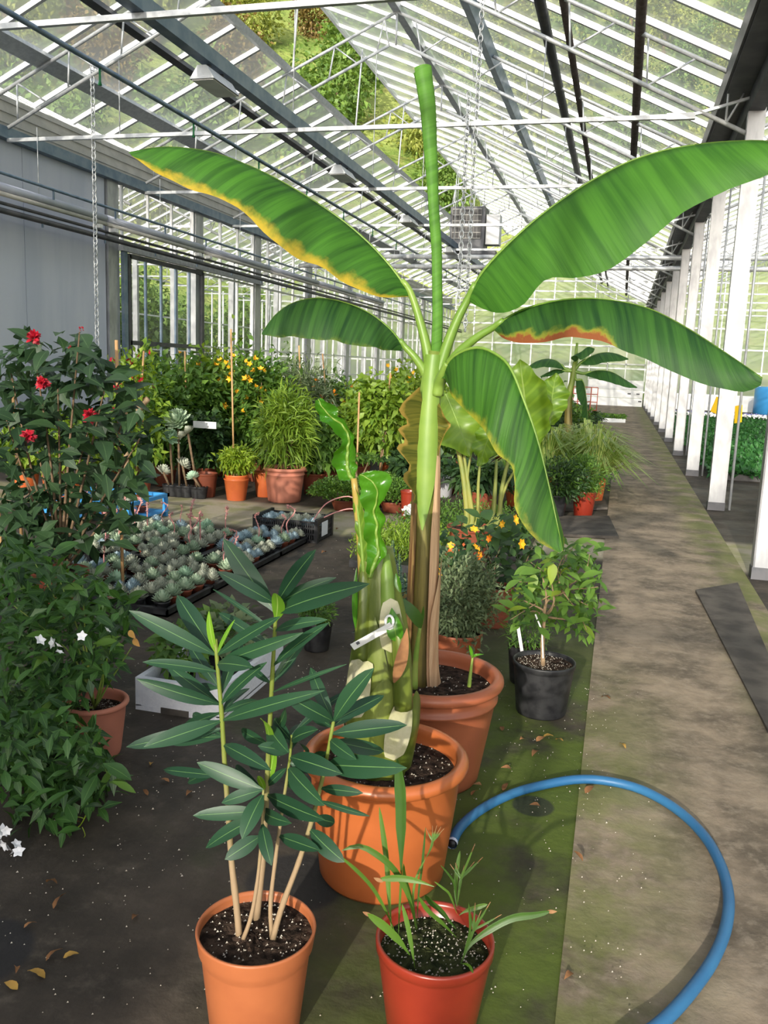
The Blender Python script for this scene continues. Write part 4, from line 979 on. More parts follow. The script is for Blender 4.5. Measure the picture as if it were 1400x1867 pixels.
# glossy leaves: ribbons with a wavy margin
def wavy_leaf(root, midp, wl, wr, Ys, nsub, amp, freq, m, n=44, k=5, tilt=None, name='leaf', pr=.008):
    M_ = resample([gy(x,y,Y) for (x,y),Y in zip(midp, Ys)], n); v, f, uv = [], [], []; g = random.Random(nsub)
    ph = g.uniform(0,6)
    for i in range(n):
        t = i/(n-1); T = nrm(M_[min(n-1,i+1)]-M_[max(0,i-1)]); tw = tilt(t) if tilt else 0.0
        s0 = nrm(np.cross(T, A(0,-1,0))); nn = np.cross(s0, T); S = s0*math.cos(tw)+nn*math.sin(tw); Nn = np.cross(S, T)
        for j in range(-k, k+1):
            s = j/k; w = np.interp(t, np.linspace(0,1,len(wl)), wl) if j < 0 else np.interp(t, np.linspace(0,1,len(wr)), wr)
            rp = amp*abs(s)**1.6*math.sin(freq*t*6.28+ph+(0 if j < 0 else 1.3))
            v.append(M_[i]+S*s*w+Nn*(rp+abs(s)**2*w*.30)); uv.append((.5+.5*s, t))
    c = 2*k+1
    for i in range(n-1):
        for j in range(c-1): f.append((i*c+j, i*c+j+1, (i+1)*c+j+1, (i+1)*c+j))
    lf = MB().add(v, f, uv).build(name, m if not isinstance(m, str) else MAT[m], root, True)
    MB().tube(M_, [np.interp(i/(n-1),[0,1],[pr,pr*.2]) for i in range(n)], 6).build('midrib', MAT['petiole'], lf, True); return lf
MB().tube(resample([E3(668,1120,-.03),E3(660,1000,-.03),E3(652,930,-.04),E3(645,872,-.05)],12), [np.interp(i/11,[0,1],[.022,.009]) for i in range(12)], 10).build('leaf_stalk', mat('ochre_stalk',(.30,.27,.05),(.36,.24,.06),3,.4), ens, True)
def outline_leaf(root, Lp, Rp, Y0_, Y1_, bulge, amp, m, name='leaf', n=40, k=6, seed=0):
    """blade lofted between two picture outlines (base to tip), cupped and crinkled"""
    a = resample([gy(x,y,Y0_+(Y1_-Y0_)*i/(len(Lp)-1)) for i,(x,y) in enumerate(Lp)], n); b = resample([gy(x,y,Y0_+(Y1_-Y0_)*i/(len(Rp)-1)) for i,(x,y) in enumerate(Rp)], n)
    v, f, uv = [], [], []; g_ = random.Random(seed); ph = [g_.uniform(0,6) for _ in range(4)]
    for i in range(n):
        t = i/(n-1)
        for j in range(-k, k+1):
            s = j/k; e = abs(s)
            dy = bulge*(1-e*e)*math.sin(math.pi*min(1,t*1.1+.05)) - amp*e**1.5*(math.sin(19*t+ph[0]+(1.7 if s > 0 else 0))+.6*math.sin(37*t+ph[1]+s)) + amp*.25*math.sin(60*t+6*s)
            v.append(a[i]*(.5-.5*s)+b[i]*(.5+.5*s)+A(0,dy,0)); uv.append((.5+.5*s, t))
    c = 2*k+1
    for i in range(n-1):
        for j in range(c-1): f.append((i*c+j, i*c+j+1, (i+1)*c+j+1, (i+1)*c+j))
    lf = MB().add(v, f, uv).build(name, MAT[m], root, True); mid = np.array([v[i*c+k] for i in range(n)])
    MB().tube(mid+A(0,-.003,0), [np.interp(i/(n-1),[0,1],[.007,.0012]) for i in range(n)], 6).build('midrib', MAT['petiole'], lf, True); return lf
outline_leaf(ens, [(640,876),(618,872),(606,850),(610,828),(621,812),(612,790),(600,773),(586,767),(575,752),(577,730)], [(647,876),(648,850),(650,825),(645,808),(640,790),(632,768),(614,757),(612,744),(600,733),(584,725)], EY-.05, EY-.09, .035, .014, 'glossy', seed=1)
outline_leaf(ens, [(672,1054),(668,1010),(664,960),(660,915),(655,885),(652,868)], [(676,1054),(692,1024),(704,1010),(697,970),(701,945),(690,925),(702,908),(713,884),(706,864),(682,858),(662,862)], EY-.10, EY-.13, .03, .012, 'glossy', seed=2)
wavy_leaf(ens, [(665,1080),(662,1030),(658,980),(652,930),(646,885)], [.004,.010,.012,.012,.003], [.006,.030,.036,.030,.004], [EY-.05]*5, 8, .007, 5, 'aloc', tilt=lambda t: .2)
for (x0,y0,x1,y1,w) in [(648,1145,650,1035,.018),(730,1080,722,1045,.02)]: MB().leaf(E3(x0,y0,-.08),E3(x1,y1,-.07),w,A(0,-1,.1),.05,.4,8,'lance').build('leaf_tip', MAT['glossy'], ens, True)
# paper tag
tg = thing('plant_tag', E3(680,1160,-.14), 'white paper tag strip looped around the stout plant', 'tag')
MB().bar(E3(642,1180,-.155), E3(714,1140,-.13), .003, .022, (0,-.3,1)).build('strip', MAT['wood_pale'], tg)
lp = [E3(712,1141,-.13)+A(math.cos(t)*.012-.004, 0, .012+math.sin(t)*.018) for t in np.linspace(0,6.28,14)[:-1]]
MB().tube(lp, .004, 6, closed=True).build('loop', MAT['wood_pale'], tg, True)
# two faint pen marks on the tag
MB().bar(E3(650,1174,-.160), E3(655,1171,-.160), .001, .008).build('pen_mark', MAT['steel_dark'], tg)

# ------------------------------------------------------------------ oleander in the front terracotta pot
OY = 1.72
ole = thing('potted_oleander', (-.735,1.712,0), 'young oleander with long dark leaves in the smooth terracotta pot', 'plant')
make_pot(ole, (-.735,1.712,0), .143, .108, .27, 'terracotta', 'collar', soil_h=.245, seed=12, n=56, perl=220)
def O3(x, y, dy=0.0): return gy(x, y, OY+dy)
oleander_stems = [
 ([(437,1722),(432,1660),(422,1570),(416,1480),(410,1400),(404,1300),(397,1220),(393,1165)], -.02, .0085),
 ([(441,1718),(458,1670),(470,1600),(477,1520),(480,1440)], -.03, .0055),
 ([(467,1682),(474,1620),(481,1540),(487,1420),(494,1280),(501,1150),(505,1085)], .05, .0085),
 ([(496,1706),(493,1650),(503,1560),(517,1460),(528,1385),(532,1340)], .0, .0058),
 ([(497,1712),(515,1650),(545,1570),(570,1490),(592,1400),(608,1315)], -.01, .0075)]
m, nt, out = _nt('oleander_stem'); q = N(nt); Z = q.xyz(q.coord('Object')); nz_ = q.noise(5, q.coord('Object', (6,6,1.5)))
c = q.mix(q.ramp(q.math('ADD', Z[2], q.math('MULTIPLY_ADD', nz_, .3, -.15)), .42, .78), (.30,.21,.125), (.15,.19,.03)); q.l(q.bsdf(c, .55, .3), out.inputs[0]); MAT['olestem'] = m
STEMPX = []
for pts, dy, r in oleander_stems:
    pp = resample([O3(x,y,dy) for x,y in pts], 22)
    pp[0][2] = min(pp[0][2], .24)
    px2 = resample(pts, 40); p32 = resample(pp, 40); STEMPX += [(px2[i][0], px2[i][1], p32[i]) for i in range(40)]
    MB().tube(pp, [np.interp(i/21,[0,1],[r,r*.5])*(1+.12*((i % 4) == 0)) for i in range(22)], 8).build('stem', MAT['olestem'], ole, True)
OL = [ # tip, base, width m, dyTip, dyBase, young?
 ((235,1113),(387,1198),.034,-.10,0,0),((323,1085),(391,1192),.040,.08,0,0),((381,1114),(396,1200),.020,-.01,0,1),((428,1130),(403,1196),.010,-.03,0,1),
 ((511,1124),(405,1198),.026,-.10,0,0),((460,1217),(406,1200),.036,-.12,0,0),((260,1207),(385,1222),.024,-.09,0,0),((304,1212),(391,1278),.030,.05,0,0),
 ((249,1238),(392,1285),.030,-.12,0,0),((345,1175),(393,1252),.026,.06,0,0),((442,1169),(402,1265),.026,.10,0,0),((487,1207),(404,1277),.024,-.08,0,0),
 ((592,1259),(408,1313),.030,-.12,0,0),((470,1277),(408,1290),.020,.07,0,0),((230,1362),(402,1316),.034,-.08,0,0),((262,1362),(390,1310),.036,-.14,0,0),
 ((309,1354),(400,1343),.030,.03,0,0),((494,1405),(416,1344),.032,-.12,0,0),((352,1300),(402,1330),.022,.10,0,0),
 ((407,982),(499,1120),.046,.08,.05,0),((396,1042),(492,1102),.032,-.02,.05,0),((576,1002),(510,1098),.036,.0,.05,0),((613,1053),(515,1096),.024,.06,.05,0),
 ((674,1064),(516,1122),.042,-.06,.05,0),((597,1130),(508,1150),.024,.0,.05,0),((600,1135),(505,1214),.024,-.02,.05,0),((553,1153),(444,1197),.030,-.07,-.02,0),
 ((399,1117),(470,1178),.026,.12,.05,0),((388,1074),(472,1140),.010,.10,.05,0),((632,1211),(497,1252),.010,.0,.05,0),((503,1082),(503,1130),.032,-.03,.04,1),
 ((545,1070),(508,1120),.030,.12,.05,0),((570,1150),(500,1232),.022,.10,.05,0),((452,1212),(496,1240),.016,.1,.05,0),((540,1200),(500,1240),.024,.13,.05,0),
 ((682,1218),(616,1300),.038,-.04,0,0),((516,1265),(610,1310),.034,-.10,0,0),((566,1217),(602,1305),.028,.06,0,0),((742,1322),(620,1345),.036,-.02,0,0),
 ((742,1400),(592,1384),.046,-.12,0,0),((640,1258),(560,1290),.020,.10,0,0),((662,1446),(596,1436),.022,-.04,0,0),((674,1488),(612,1460),.014,-.05,0,0),
 ((624,1411),(540,1380),.040,-.08,0,0),((592,1469),(540,1402),.042,-.12,0,0),((526,1372),(484,1308),.036,-.06,0,0),((474,1310),(490,1355),.024,-.08,0,1),((700,1370),(615,1350),.030,.06,0,0),
 ((404,1464),(468,1430),.028,-.06,-.02,0),((352,1487),(452,1476),.030,-.08,-.02,0),((375,1546),(448,1482),.034,-.05,-.02,0),((410,1567),(472,1516),.034,-.09,-.02,0),
 ((441,1530),(476,1450),.038,-.12,-.02,0),((495,1578),(480,1498),.030,-.10,-.02,0),((532,1501),(490,1462),.030,-.10,-.02,0),((592,1495),(494,1437),.038,-.09,-.02,0),
 ((584,1551),(496,1514),.030,-.06,-.02,0),((628,1572),(548,1495),.038,-.06,0,0),((359,1390),(460,1425),.036,-.04,-.02,0),((298,1403),(362,1410),.022,.06,-.02,0),((342,1427),(405,1398),.026,.06,-.02,0),
 ((500,1360),(480,1420),.020,.04,-.02,1),((522,1400),(498,1428),.018,.03,-.02,0),((470,1415),(484,1440),.014,.0,-.02,1),((545,1320),(530,1372),.028,.10,0,0),((560,1375),(532,1352),.026,.12,0,0),
 ((560,1290),(604,1330),.026,.08,0,0),((655,1290),(606,1325),.028,.09,0,0),((700,1268),(610,1318),.030,.10,0,0),((650,1385),(600,1350),.030,-.10,0,0),((560,1400),(598,1370),.028,.07,0,0),((470,1360),(528,1372),.028,-.05,0,0),((500,1310),(530,1350),.026,.05,0,0),((580,1330),(534,1350),.030,-.06,0,0),((575,1400),(530,1385),.032,.02,0,0),((520,1290),(494,1330),.026,-.03,.04,0),((440,1330),(490,1345),.026,.12,.05,0),((455,1390),(489,1385),.024,.13,.05,0),((540,1335),(492,1340),.026,.12,.05,0),((350,1260),(400,1250),.024,.12,0,0),((330,1330),(404,1300),.024,.12,0,0),((455,1255),(400,1290),.022,.08,0,0),
 ((575,1440),(530,1425),.030,.06,0,0),((610,1500),(552,1470),.026,.06,0,0),((430,1395),(470,1436),.024,.10,-.02,0),((425,1500),(470,1470),.026,.09,-.02,0)]
g = random.Random(21)
for (tp, bs, w, dt, db, yg) in OL:
    near = min(STEMPX, key=lambda s_: math.hypot(s_[0]-bs[0], (s_[1]-bs[1])*.8)); b_, t_ = O3(*bs, db), O3(*tp, dt)
    if math.hypot(near[0]-bs[0], near[1]-bs[1]) < 60: b_ = near[2]
    up = t_[2] > b_[2]
    nn = A(g.uniform(-.3,.3), -1.0, g.uniform(.25,.75)); w *= 1.1
    MB().leaf(b_, t_, w, nn, g.uniform(.03,.09), g.uniform(.1,.35), 10, 'oleander', pet=.06, twist=g.uniform(-.3,.3)).build('leaf', MAT['oleander_y' if yg else 'oleander'], ole, True)

# ------------------------------------------------------------------ palm seedlings in the front red pot
PY = 1.84
pal = thing('potted_palm', (-.325,1.842,0), 'palm seedlings with frayed leaf tips in the glossy red pot', 'plant')
make_pot(pal, (-.325,1.842,0), .143, .108, .245, 'redpot', 'lip', soil='soil_moss', soil_h=.205, seed=14, n=56, perl=420)
def Q3(x, y, dy=0.0): return gy(x, y, PY+dy)
def c6(x, y): return (620+x/3.5, 1380+y/3.5)
def palm_leaf(pts, w, dy0=0, dy1=0, m='palm', shape='strap', nrm_=A(0,-1,.25)):
    pp = resample([Q3(*c6(x,y), dy0+(dy1-dy0)*i/(len(pts)-1)) for i,(x,y) in enumerate(pts)], 16); v, f, uv = [], [], []
    for i in range(16):
        t = i/15; T = nrm(pp[min(15,i+1)]-pp[max(0,i-1)]); S = nrm(np.cross(T, nrm_)); Nn = np.cross(S, T)
        ww = w/2*(np.interp(t,[0,.15,.4,.75,.93,1],[.12,.35,.9,1,.6,.08]) if shape == 'strap' else np.interp(t,[0,.5,.85,1],[.15,.4,1,1.1]))
        for s in (-1,-.5,0,.5,1): v.append(pp[i]+S*s*ww+Nn*(.28*ww*(1-abs(s))*(-1)+ (.10*ww if abs(s)==.5 else 0))); uv.append((.5+.5*s, t))
    for i in range(15):
        for j in range(4): f.append((i*5+j, i*5+j+1, (i+1)*5+j+1, (i+1)*5+j))
    return MB().add(v, f, uv).build('leaf', MAT[m], pal, True)
PS = [([(372,1140),(380,950),(392,720)],.006,0,0),([(390,740),(388,500),(385,250),(365,15)],.028,-.01,.0),([(330,1130),(312,900),(295,650),(250,320)],.014,-.02,.02),
 ([(485,1100),(440,900),(360,740),(270,650),(130,570),(10,598)],.016,.0,-.06),([(350,1120),(300,1000),(210,840),(100,720),(-20,620)],.010,-.02,-.10),
 ([(600,828),(500,795),(380,775),(245,782)],.016,-.05,-.05),([(490,1100),(465,900),(490,760),(545,650)],.006,.0,.03),([(445,1265),(380,1180),(290,1090),(175,1000)],.022,-.06,-.10),
 ([(478,1350),(450,1180),(425,1050),(395,940)],.012,-.07,-.06),([(478,1000),(440,860),(410,760),(405,680)],.010,.01,.02),([(490,1090),(500,880),(525,680),(545,450)],.006,.02,.04),
 ([(740,1150),(650,1060),(560,980),(500,890)],.012,.02,-.05),([(740,1100),(640,980),(580,930),(540,880)],.014,.03,.0),([(745,1000),(700,880),(660,840),(600,795)],.006,.02,.0),
 ([(745,960),(735,860),(745,720),(765,600)],.010,.0,.03),([(745,960),(730,820),(700,760),(640,690)],.005,.0,-.02),([(770,1320),(830,1200),(960,1100),(1100,1030),(1240,1010),(1350,985)],.018,-.03,.05),
 ([(770,1320),(800,1220),(830,1100),(820,930)],.006,-.03,-.02),([(760,1010),(800,985),(860,965),(940,940)],.012,.0,.02),([(775,1320),(820,1330),(850,1380)],.008,-.06,-.10)]
for pts, w, a, b in PS: palm_leaf(pts, w, a, b)
PF = [([(545,650),(575,590),(590,540)],[(560,480),(590,470),(610,465),(630,470),(645,478)],.03,.04),([(745,960),(760,850),(770,780)],[(720,710),(745,705),(800,715),(850,580),(890,660),(840,690),(785,720)],0,.02),
      ([(770,1320),(815,1200),(850,1110)],[(830,990),(860,960),(890,1005),(945,950),(915,1000),(1005,1020),(955,1050)],-.03,-.01)]
for stem_, tips, a, b in PF:
    for (x,y) in tips: palm_leaf(stem_+[((stem_[-1][0]+x)/2,(stem_[-1][1]+y)/2),(x,y)], .0055, a, b)
    for (x,y) in tips:
        p = Q3(*c6(x,y), b); d_ = nrm(p-Q3(*c6(*stem_[-1]), b)); MB().tube([p-d_*.012, p+d_*.012], [.0016,.0007], 5).build('dry_tip', MAT['palm_dry'], pal, True)
for x, y in ((175,1000),(1350,985),(245,782)):
    p = Q3(*c6(x,y), -.08 if x == 175 else (.05 if x > 900 else -.05)); MB().leaf(p+A(.012 if x < 900 else -.012,0,-.003), p+A(-.012 if x < 900 else .012,0,.002), .009, A(0,-1,.4), .1, .2, 5).build('dry_tip', MAT['palm_dry'], pal, True)

# ------------------------------------------------------------------ blue hose
hp = [(824,1538),(836,1512),(862,1486),(902,1461),(950,1441),(1000,1430),(1050,1426),(1110,1431),(1170,1447),(1232,1482),(1282,1530),(1313,1585),(1327,1640),(1322,1700),(1298,1760),(1262,1812),(1222,1858),(1185,1890),(1130,1930)]
hz_ = resample([gz(x,y,.019) for x,y in hp]+[A(-.05,1.55,.019),A(-.30,1.15,.019),A(-.45,.6,.019),A(-.35,-.2,.019),A(-.2,-1.2,.019)], 150)
for i in range(150): s_ = min(1, max(0, (hz_[i][0]+.22)/.26)); hz_[i][2] = .018 + .016*s_*s_*(3-2*s_)
ho = thing('garden_hose', hz_[0], 'thick blue garden hose curving over the mossy floor', 'hose')
b = MB().tube(hz_, .0175, 12, cap=False); b.build('hose', MAT['blue'], ho, True)
hd = nrm(hz_[0]-hz_[1]); b = MB().tube([hz_[0]+hd*.004, hz_[0]-hd*.03], .0130, 12, cap=True); b.build('hose_bore', MAT['black_rubber'], ho, True)
MB().tube([hz_[0]+hd*.003, hz_[0]-hd*.012], .0185, 12, cap=False).build('hose_end', MAT['panel_grey'], ho, True)
# ================================================================== MIDDLE DISTANCE
def poly_sample(poly, n, g):
    xs = [p[0] for p in poly]; ys = [p[1] for p in poly]; out = []
    while len(out) < n:
        x, y = g.uniform(min(xs), max(xs)), g.uniform(min(ys), max(ys)); c = False
        for i in range(len(poly)):
            (x1,y1),(x2,y2) = poly[i], poly[i-1]
            if (y1 > y) != (y2 > y) and x < (x2-x1)*(y-y1)/(y2-y1)+x1: c = not c
        if c: out.append((x, y))
    return out
def leafy(root, poly, n, Y0_, Y1_, L, W, m, g, up=.3, inner=0, inner_m=None, shape='ovate', zmin=.03, droop=.2, light=None, lightp=0.0):
    """leaves one by one inside a picture-space outline spread over a depth range; their bases are returned for twigs"""
    bases = []
    for (x, y) in poly_sample(poly, n, g):
        p = gy(x, y, g.uniform(Y0_, Y1_)); p[2] = max(p[2], zmin+.02)
        a = g.uniform(0, 6.283); l = L*g.uniform(.65,1.25); d = nrm(A(math.cos(a), math.sin(a)*.8, g.uniform(-.7,.7)+up-droop))
        t = p + d*l; t[2] = max(t[2], zmin)
        mm = m if not light or g.random() > lightp else light
        MB().leaf(p, t, W*g.uniform(.75,1.2)*l/L, A(g.uniform(-.5,.5),-.5,1), g.uniform(.02,.14), g.uniform(.1,.3), 6, shape, pet=.1).build('leaf', MAT[mm], root, True); bases.append(p)
    if inner:
        pts = poly_sample(poly, inner, g); P = np.array([gy(x,y,g.uniform(Y0_+.1*(Y1_-Y0_), Y1_+.15)) for x,y in pts]); P[:,2] = np.maximum(P[:,2], zmin+.03)
        r = np.random.default_rng(g.randint(0,9999)); D = r.normal(size=(inner,3)); D[:,2] += up-.3
        leaves_obj('foliage', P, D, r.normal(size=(inner,3))*.5+A(0,-.4,1), L*.85*r.uniform(.6,1.1,inner), W*.85, MAT[inner_m or m], root, droop=.1)
    return bases
def twigs(root, origin, targets, r0, m, g, name='stem', sag=.0):
    for t in targets:
        mid = (np.asarray(origin)+t)/2 + A(g.uniform(-.05,.05), g.uniform(-.05,.05), sag)
        pp = resample([origin, mid, t], 9); MB().tube(pp, [np.interp(i/8,[0,1],[r0,r0*.35]) for i in range(9)], 6).build(name, MAT[m], root, True)
g = random.Random(31)
# ---- dark shrub with red flower heads, left
RY = 4.45
bush = thing('flowering_shrub', gy(110,1040,RY)*A(1,1,0), 'tall dark-leaved shrub with crimson flower heads by the grey wall', 'shrub')
bc = np.array(bush.location)
make_pot(bush, (bc[0],bc[1],0), .17, .13, .28, 'brownpot', 'lip', perl=0)
RP = [(0,650),(40,605),(80,640),(120,600),(165,625),(200,660),(240,700),(275,800),(262,850),(240,960),(200,1000),(120,1010),(40,1015),(0,1020)]
leafy(bush, RP, 250, RY-.35, RY+.35, .17, .085, 'bushR', g, up=.1, inner=650, inner_m='bushR')
tops = [(62,640),(145,605),(20,680),(105,690),(195,690),(235,740),(255,800),(60,790),(165,770),(10,760),(230,860),(40,860)]
twigs(bush, (bc[0],bc[1],.26), [gy(x,y,RY+g.uniform(-.25,.25)) for x,y in tops], .011, 'bark', g)
for (x,y,s) in ((62,617,1.0),(78,700,.95),(165,760,1.0),(52,796,.95),(148,600,.35),(128,634,.3),(212,706,.35)):
    c = gy(x,y,RY-.3); b = MB(); h_ = random.Random(x)
    for k in range(70 if s > .5 else 18):
        d = nrm(A(h_.gauss(0,1),h_.gauss(0,1),h_.gauss(.35,.9))); b.leaf(c+d*.008, c+d*s*h_.uniform(.030,.055), .014*s+.004, A(h_.random(),-1,h_.random()), .12, .2, 3, 'obov')
    b.build('flower_head', MAT['fl_red'], bush, True)
for (x0,y0,x1,y1,lab) in ((2,960,-10,800,'bamboo cane standing among the dark shrub stems'),(38,880,22,690,'bamboo cane with a knot beside the crimson flowers'),(222,900,212,620,'thin bamboo cane rising beside the steel column')):
    tag(MB().tube([gy(x0,y0,RY+.4)*A(1,1,0), gy(x1,y1,RY+.4)], .011, 7).build('bamboo_cane', MAT['bamboo'], None, True), lab, 'cane')
# ---- white flowered climber, lower left, in a clay pot
cl = thing('potted_climber', (-1.945,2.86,0), 'bushy green climber with small white flowers spilling over a clay pot', 'plant')
make_pot(cl, (-1.945,2.86,0), .135, .10, .23, 'pinkpot', 'roll', soil_h=.185, seed=22, perl=260)
SP1 = [(0,985),(60,1000),(150,1040),(235,1090),(240,1150),(205,1225),(160,1255),(130,1300),(125,1330),(0,1345)]
SP2 = [(0,1290),(110,1295),(175,1335),(200,1385),(215,1425),(200,1470),(120,1520),(60,1530),(0,1500)]
leafy(cl, SP1, 190, 2.50, 3.05, .10, .036, 'bushS', g, up=.2, inner=1300, shape='lance', light='green', lightp=.12)
leafy(cl, SP2, 108, 2.20, 2.62, .095, .034, 'bushS', g, up=.1, inner=800, shape='lance', light='green', lightp=.12)
twigs(cl, (-1.945,2.86,.19), [gy(x,y,2.75) for x,y in ((60,1020),(150,1050),(225,1110),(20,1100),(240,1180),(110,1060),(180,1180),(90,1280),(20,1250))], .005, 'stem_green', g)
twigs(cl, (-2.02,2.74,.22), [gy(x,y,2.42) for x,y in ((205,1430),(120,1500),(40,1480),(160,1360),(20,1400))], .004, 'stem_green', g, sag=.06)
vp_ = resample([gy(x,y,2.3) for x,y in ((20,1513),(60,1520),(105,1522),(140,1510),(155,1490),(162,1470))], 24); MB().tube(vp_, .0022, 5).build('tendril', MAT['lime'], cl, True)
for pts in ([(150,1508),(155,1525),(140,1530)],[(152,1492),(140,1490),(128,1503)],[(105,1520),(100,1505),(85,1503)]): MB().tube(resample([gy(x,y,2.3) for x,y in pts],10), .0014, 5).build('tendril', MAT['lime'], cl, True)
flowers(cl, [gy(x,y,2.5) for x,y in ((72,1168),(105,1178),(108,1190),(150,1160),(98,1172),(195,1150))], .019, 'fl_white', 5)
h_ = random.Random(8)
flowers(cl, [gy(x+h_.uniform(-10,10),y+h_.uniform(-12,12),2.15) for x,y in ((8,1515),(18,1535),(5,1555),(25,1560),(12,1575),(30,1540),(0,1535),(20,1520),(10,1590),(45,1620),(5,1525),(15,1550),(22,1545),(8,1570),(28,1555),(2,1560),(18,1580),(35,1605))], .020, 'fl_white', 6)
for (x,y) in ((105,1330),(115,1345),(235,1150),(243,1165)): MB().leaf(gy(x,y,2.4), gy(x+12,y+14,2.38), .02, A(0,-1,.6), .1, .2, 6).build('leaf', MAT['yellowleaf'], cl, True)
# ---- white foam box with plants
fb = thing('foam_box', (-1.82,3.66,0), 'white foam box on the floor holding leafy plants', 'box')
x0,x1,y0,y1,h0 = -2.03,-1.60,3.30,4.03,.155
for lo, hi in (((x0,y0,0),(x1,y1,.025)),):
    MB().box2(lo,hi).build('base', MAT['foam'], fb)
for nm_, lo, hi in (('side_wall',(x0,y0,.02),(x0+.028,y1,h0)),('side_wall',(x1-.028,y0,.02),(x1,y1,h0)),('end_wall',(x0+.028,y0+.001,.02),(x1-.028,y0+.028,h0-.0005)),('end_wall',(x0+.028,y1-.028,.02),(x1-.028,y1-.001,h0-.0005))): MB().box2(lo,hi).build(nm_, MAT['foam'], fb)
MB().box2((-1.90,y0-.003,.0),(-1.76,y0+.006,.028)).build('hand_slot', MAT['mat_dark'], fb)
for i, (x,y,sc) in enumerate(((-1.90,3.50,1.0),(-1.78,3.78,1.1),(-1.92,3.86,.9))):
    t = thing('leafy_seedling', (x,y,.025), ['drooping leafy plant at the front of the foam box','reddish-leaved plant deep in the foam box','small green plant at the back corner of the foam box'][i], 'plant', 'plants in the foam box')
    make_pot(t, (x,y,.025), .062, .05, .10, 'black_rubber', 'lip', perl=0, n=20)
    crown(t, (x,y,.24*sc), (.15*sc,.15*sc,.12*sc), 190, .062, .042, 'green' if i != 1 else 'grey_green', seed=60+i, up=.1, shell=.2)
    twigs(t, (x,y,.12), [A(x+g.uniform(-.08,.08), y+g.uniform(-.08,.08), .27) for _ in range(5)], .004, 'stem_green', g)
    for k in range(16):
        a = g.uniform(0,6.28); p = A(x+math.cos(a)*.08, y+math.sin(a)*.08, g.uniform(.16,.30)); MB().leaf(p, p+A(math.cos(a)*.07,math.sin(a)*.07,g.uniform(-.05,.03)), .05, A(0,-.3,1), .1, .1, 6, 'ovate').build('leaf', MAT['green'], t, True)
MB().box2((-1.86,3.44,.13),(-1.845,3.446,.22)).build('label_stick', MAT['white_plastic'], fb)
# ---- small black pots on the floor
def black_pot(c, r, h, lab, m, n_, L, W, fr, seed, name='potted_herb', pm='black_rubber', rim='lip', hh=None):
    t = thing(name, (c[0],c[1],0), lab, 'plant'); make_pot(t, (c[0],c[1],0), r, r*.8, h, pm, rim, perl=30, n=30)
    if n_: crown(t, (c[0],c[1],h+(hh if hh is not None else fr*.55)), (fr,fr,fr*.75), n_, L, W, m, seed=seed, up=.4, shell=.25)
    return t
t = black_pot((-1.545,4.40), .088, .165, 'low feathery green plant in a small black pot', 'green', 900, .035, .010, .10, 71)
t = black_pot((-1.14,4.25), .075, .15, 'narrow spotted-leaf plant in a black pot behind the stout stem', 'bluegreen', 60, .09, .03, .10, 72)
# conifer seedlings
cf = thing('conifer_seedling', (-1.02,4.75,0), 'blue-grey conifer seedlings behind the banana stem', 'plant')
make_pot(cf, (-1.02,4.75,0), .09, .07, .16, 'black_rubber', 'lip', perl=0, n=24)
for k, (px_, top, bot) in enumerate(((716,985,1100),(728,1010,1120),(706,1030,1110),(738,1045,1120))):
    a, b = gy(px_,bot,4.75+.03*k), gy(px_,top,4.75+.03*k); a[2] = min(a[2],.2)
    MB().tube([(-1.02,4.75,.14),a+(b-a)*.3,b],[.005,.004,.002],6).build('stem', MAT['stem_green'], cf, True)
    r = np.random.default_rng(k); n = 500; s = r.random(n)**.8; P = a+(b-a)*(.1+.9*s)[:,None]; th = r.random(n)*6.28; D = np.stack([np.cos(th),np.sin(th),.55+0*th],1)
    leaves_obj('needles', P, D, r.normal(size=(n,3))+A(0,-1,0), .055*(1.15-s), .004, MAT['bluegreen'], cf, droop=0)
# ---- young tree in the black pot
st = thing('potted_sapling', (-.245,3.945,0), 'small branching sapling with slender leaves in the matt black pot', 'plant')
make_pot(st, (-.245,3.945,0), .147, .118, .255, 'black_rubber', 'lip', soil_h=.235, seed=33, perl=330)
TB = gy(990,1215,3.93); TB[2] = .23
tr_ = resample([TB, gy(989,1170,3.93), gy(992,1125,3.93)], 8); MB().tube(tr_, [.012,.011,.010,.010,.0095,.009,.009,.0085], 8).build('trunk', MAT['bark_pale'], st, True)
fork = gy(992,1125,3.93)
lim = [(1012,1090),(1030,1062),(1040,1075),(955,1095),(925,1105),(965,1115),(1050,1130),(1005,1060),(985,1040)]
twigs(st, fork, [gy(x,y,3.93+g.uniform(-.15,.2)) for x,y in lim], .007, 'bark_pale', g, 'branch')
tw2 = [(1075,1010),(1060,980),(1090,1070),(1070,1150),(940,1060),(960,1020),(1085,1110),(1030,1010),(930,1130)]
twigs(st, gy(1022,1075,3.95), [gy(x,y,3.95+g.uniform(-.2,.25)) for x,y in tw2], .004, 'bark_pale', g, 'branch')
TP = [(922,1100),(945,1050),(985,1015),(1030,990),(1080,985),(1100,1040),(1092,1110),(1075,1165),(1030,1160),(1005,1130),(975,1150),(935,1150)]
leafy(st, TP, 175, 3.72, 4.25, .085, .032, 'green', g, up=.0, inner=260, shape='lance', light='lime', lightp=.06)
for (x,y) in ((1008,1045),(975,1065)): MB().leaf(gy(x,y-18,3.8), gy(x-4 if x > 1000 else x-10,y+22,3.78), .045, A(.2,-1,.3), .05, .15, 8, 'ovate').build('leaf', MAT['lime'], st, True)
MB().bar(gy(976,1120,3.85), gy(988,1150,3.85), .002, .007).build('label_strip', MAT['white_plastic'], st); MB().bar(gy(988,1150,3.85), gy(990,1200,3.86), .002, .006).build('label_strip', MAT['white_plastic'], st)
t = black_pot((-.36,4.32), .10, .20, 'wispy fine-leaved plant in a square black pot behind the sapling', 'green', 500, .05, .006, .13, 73)
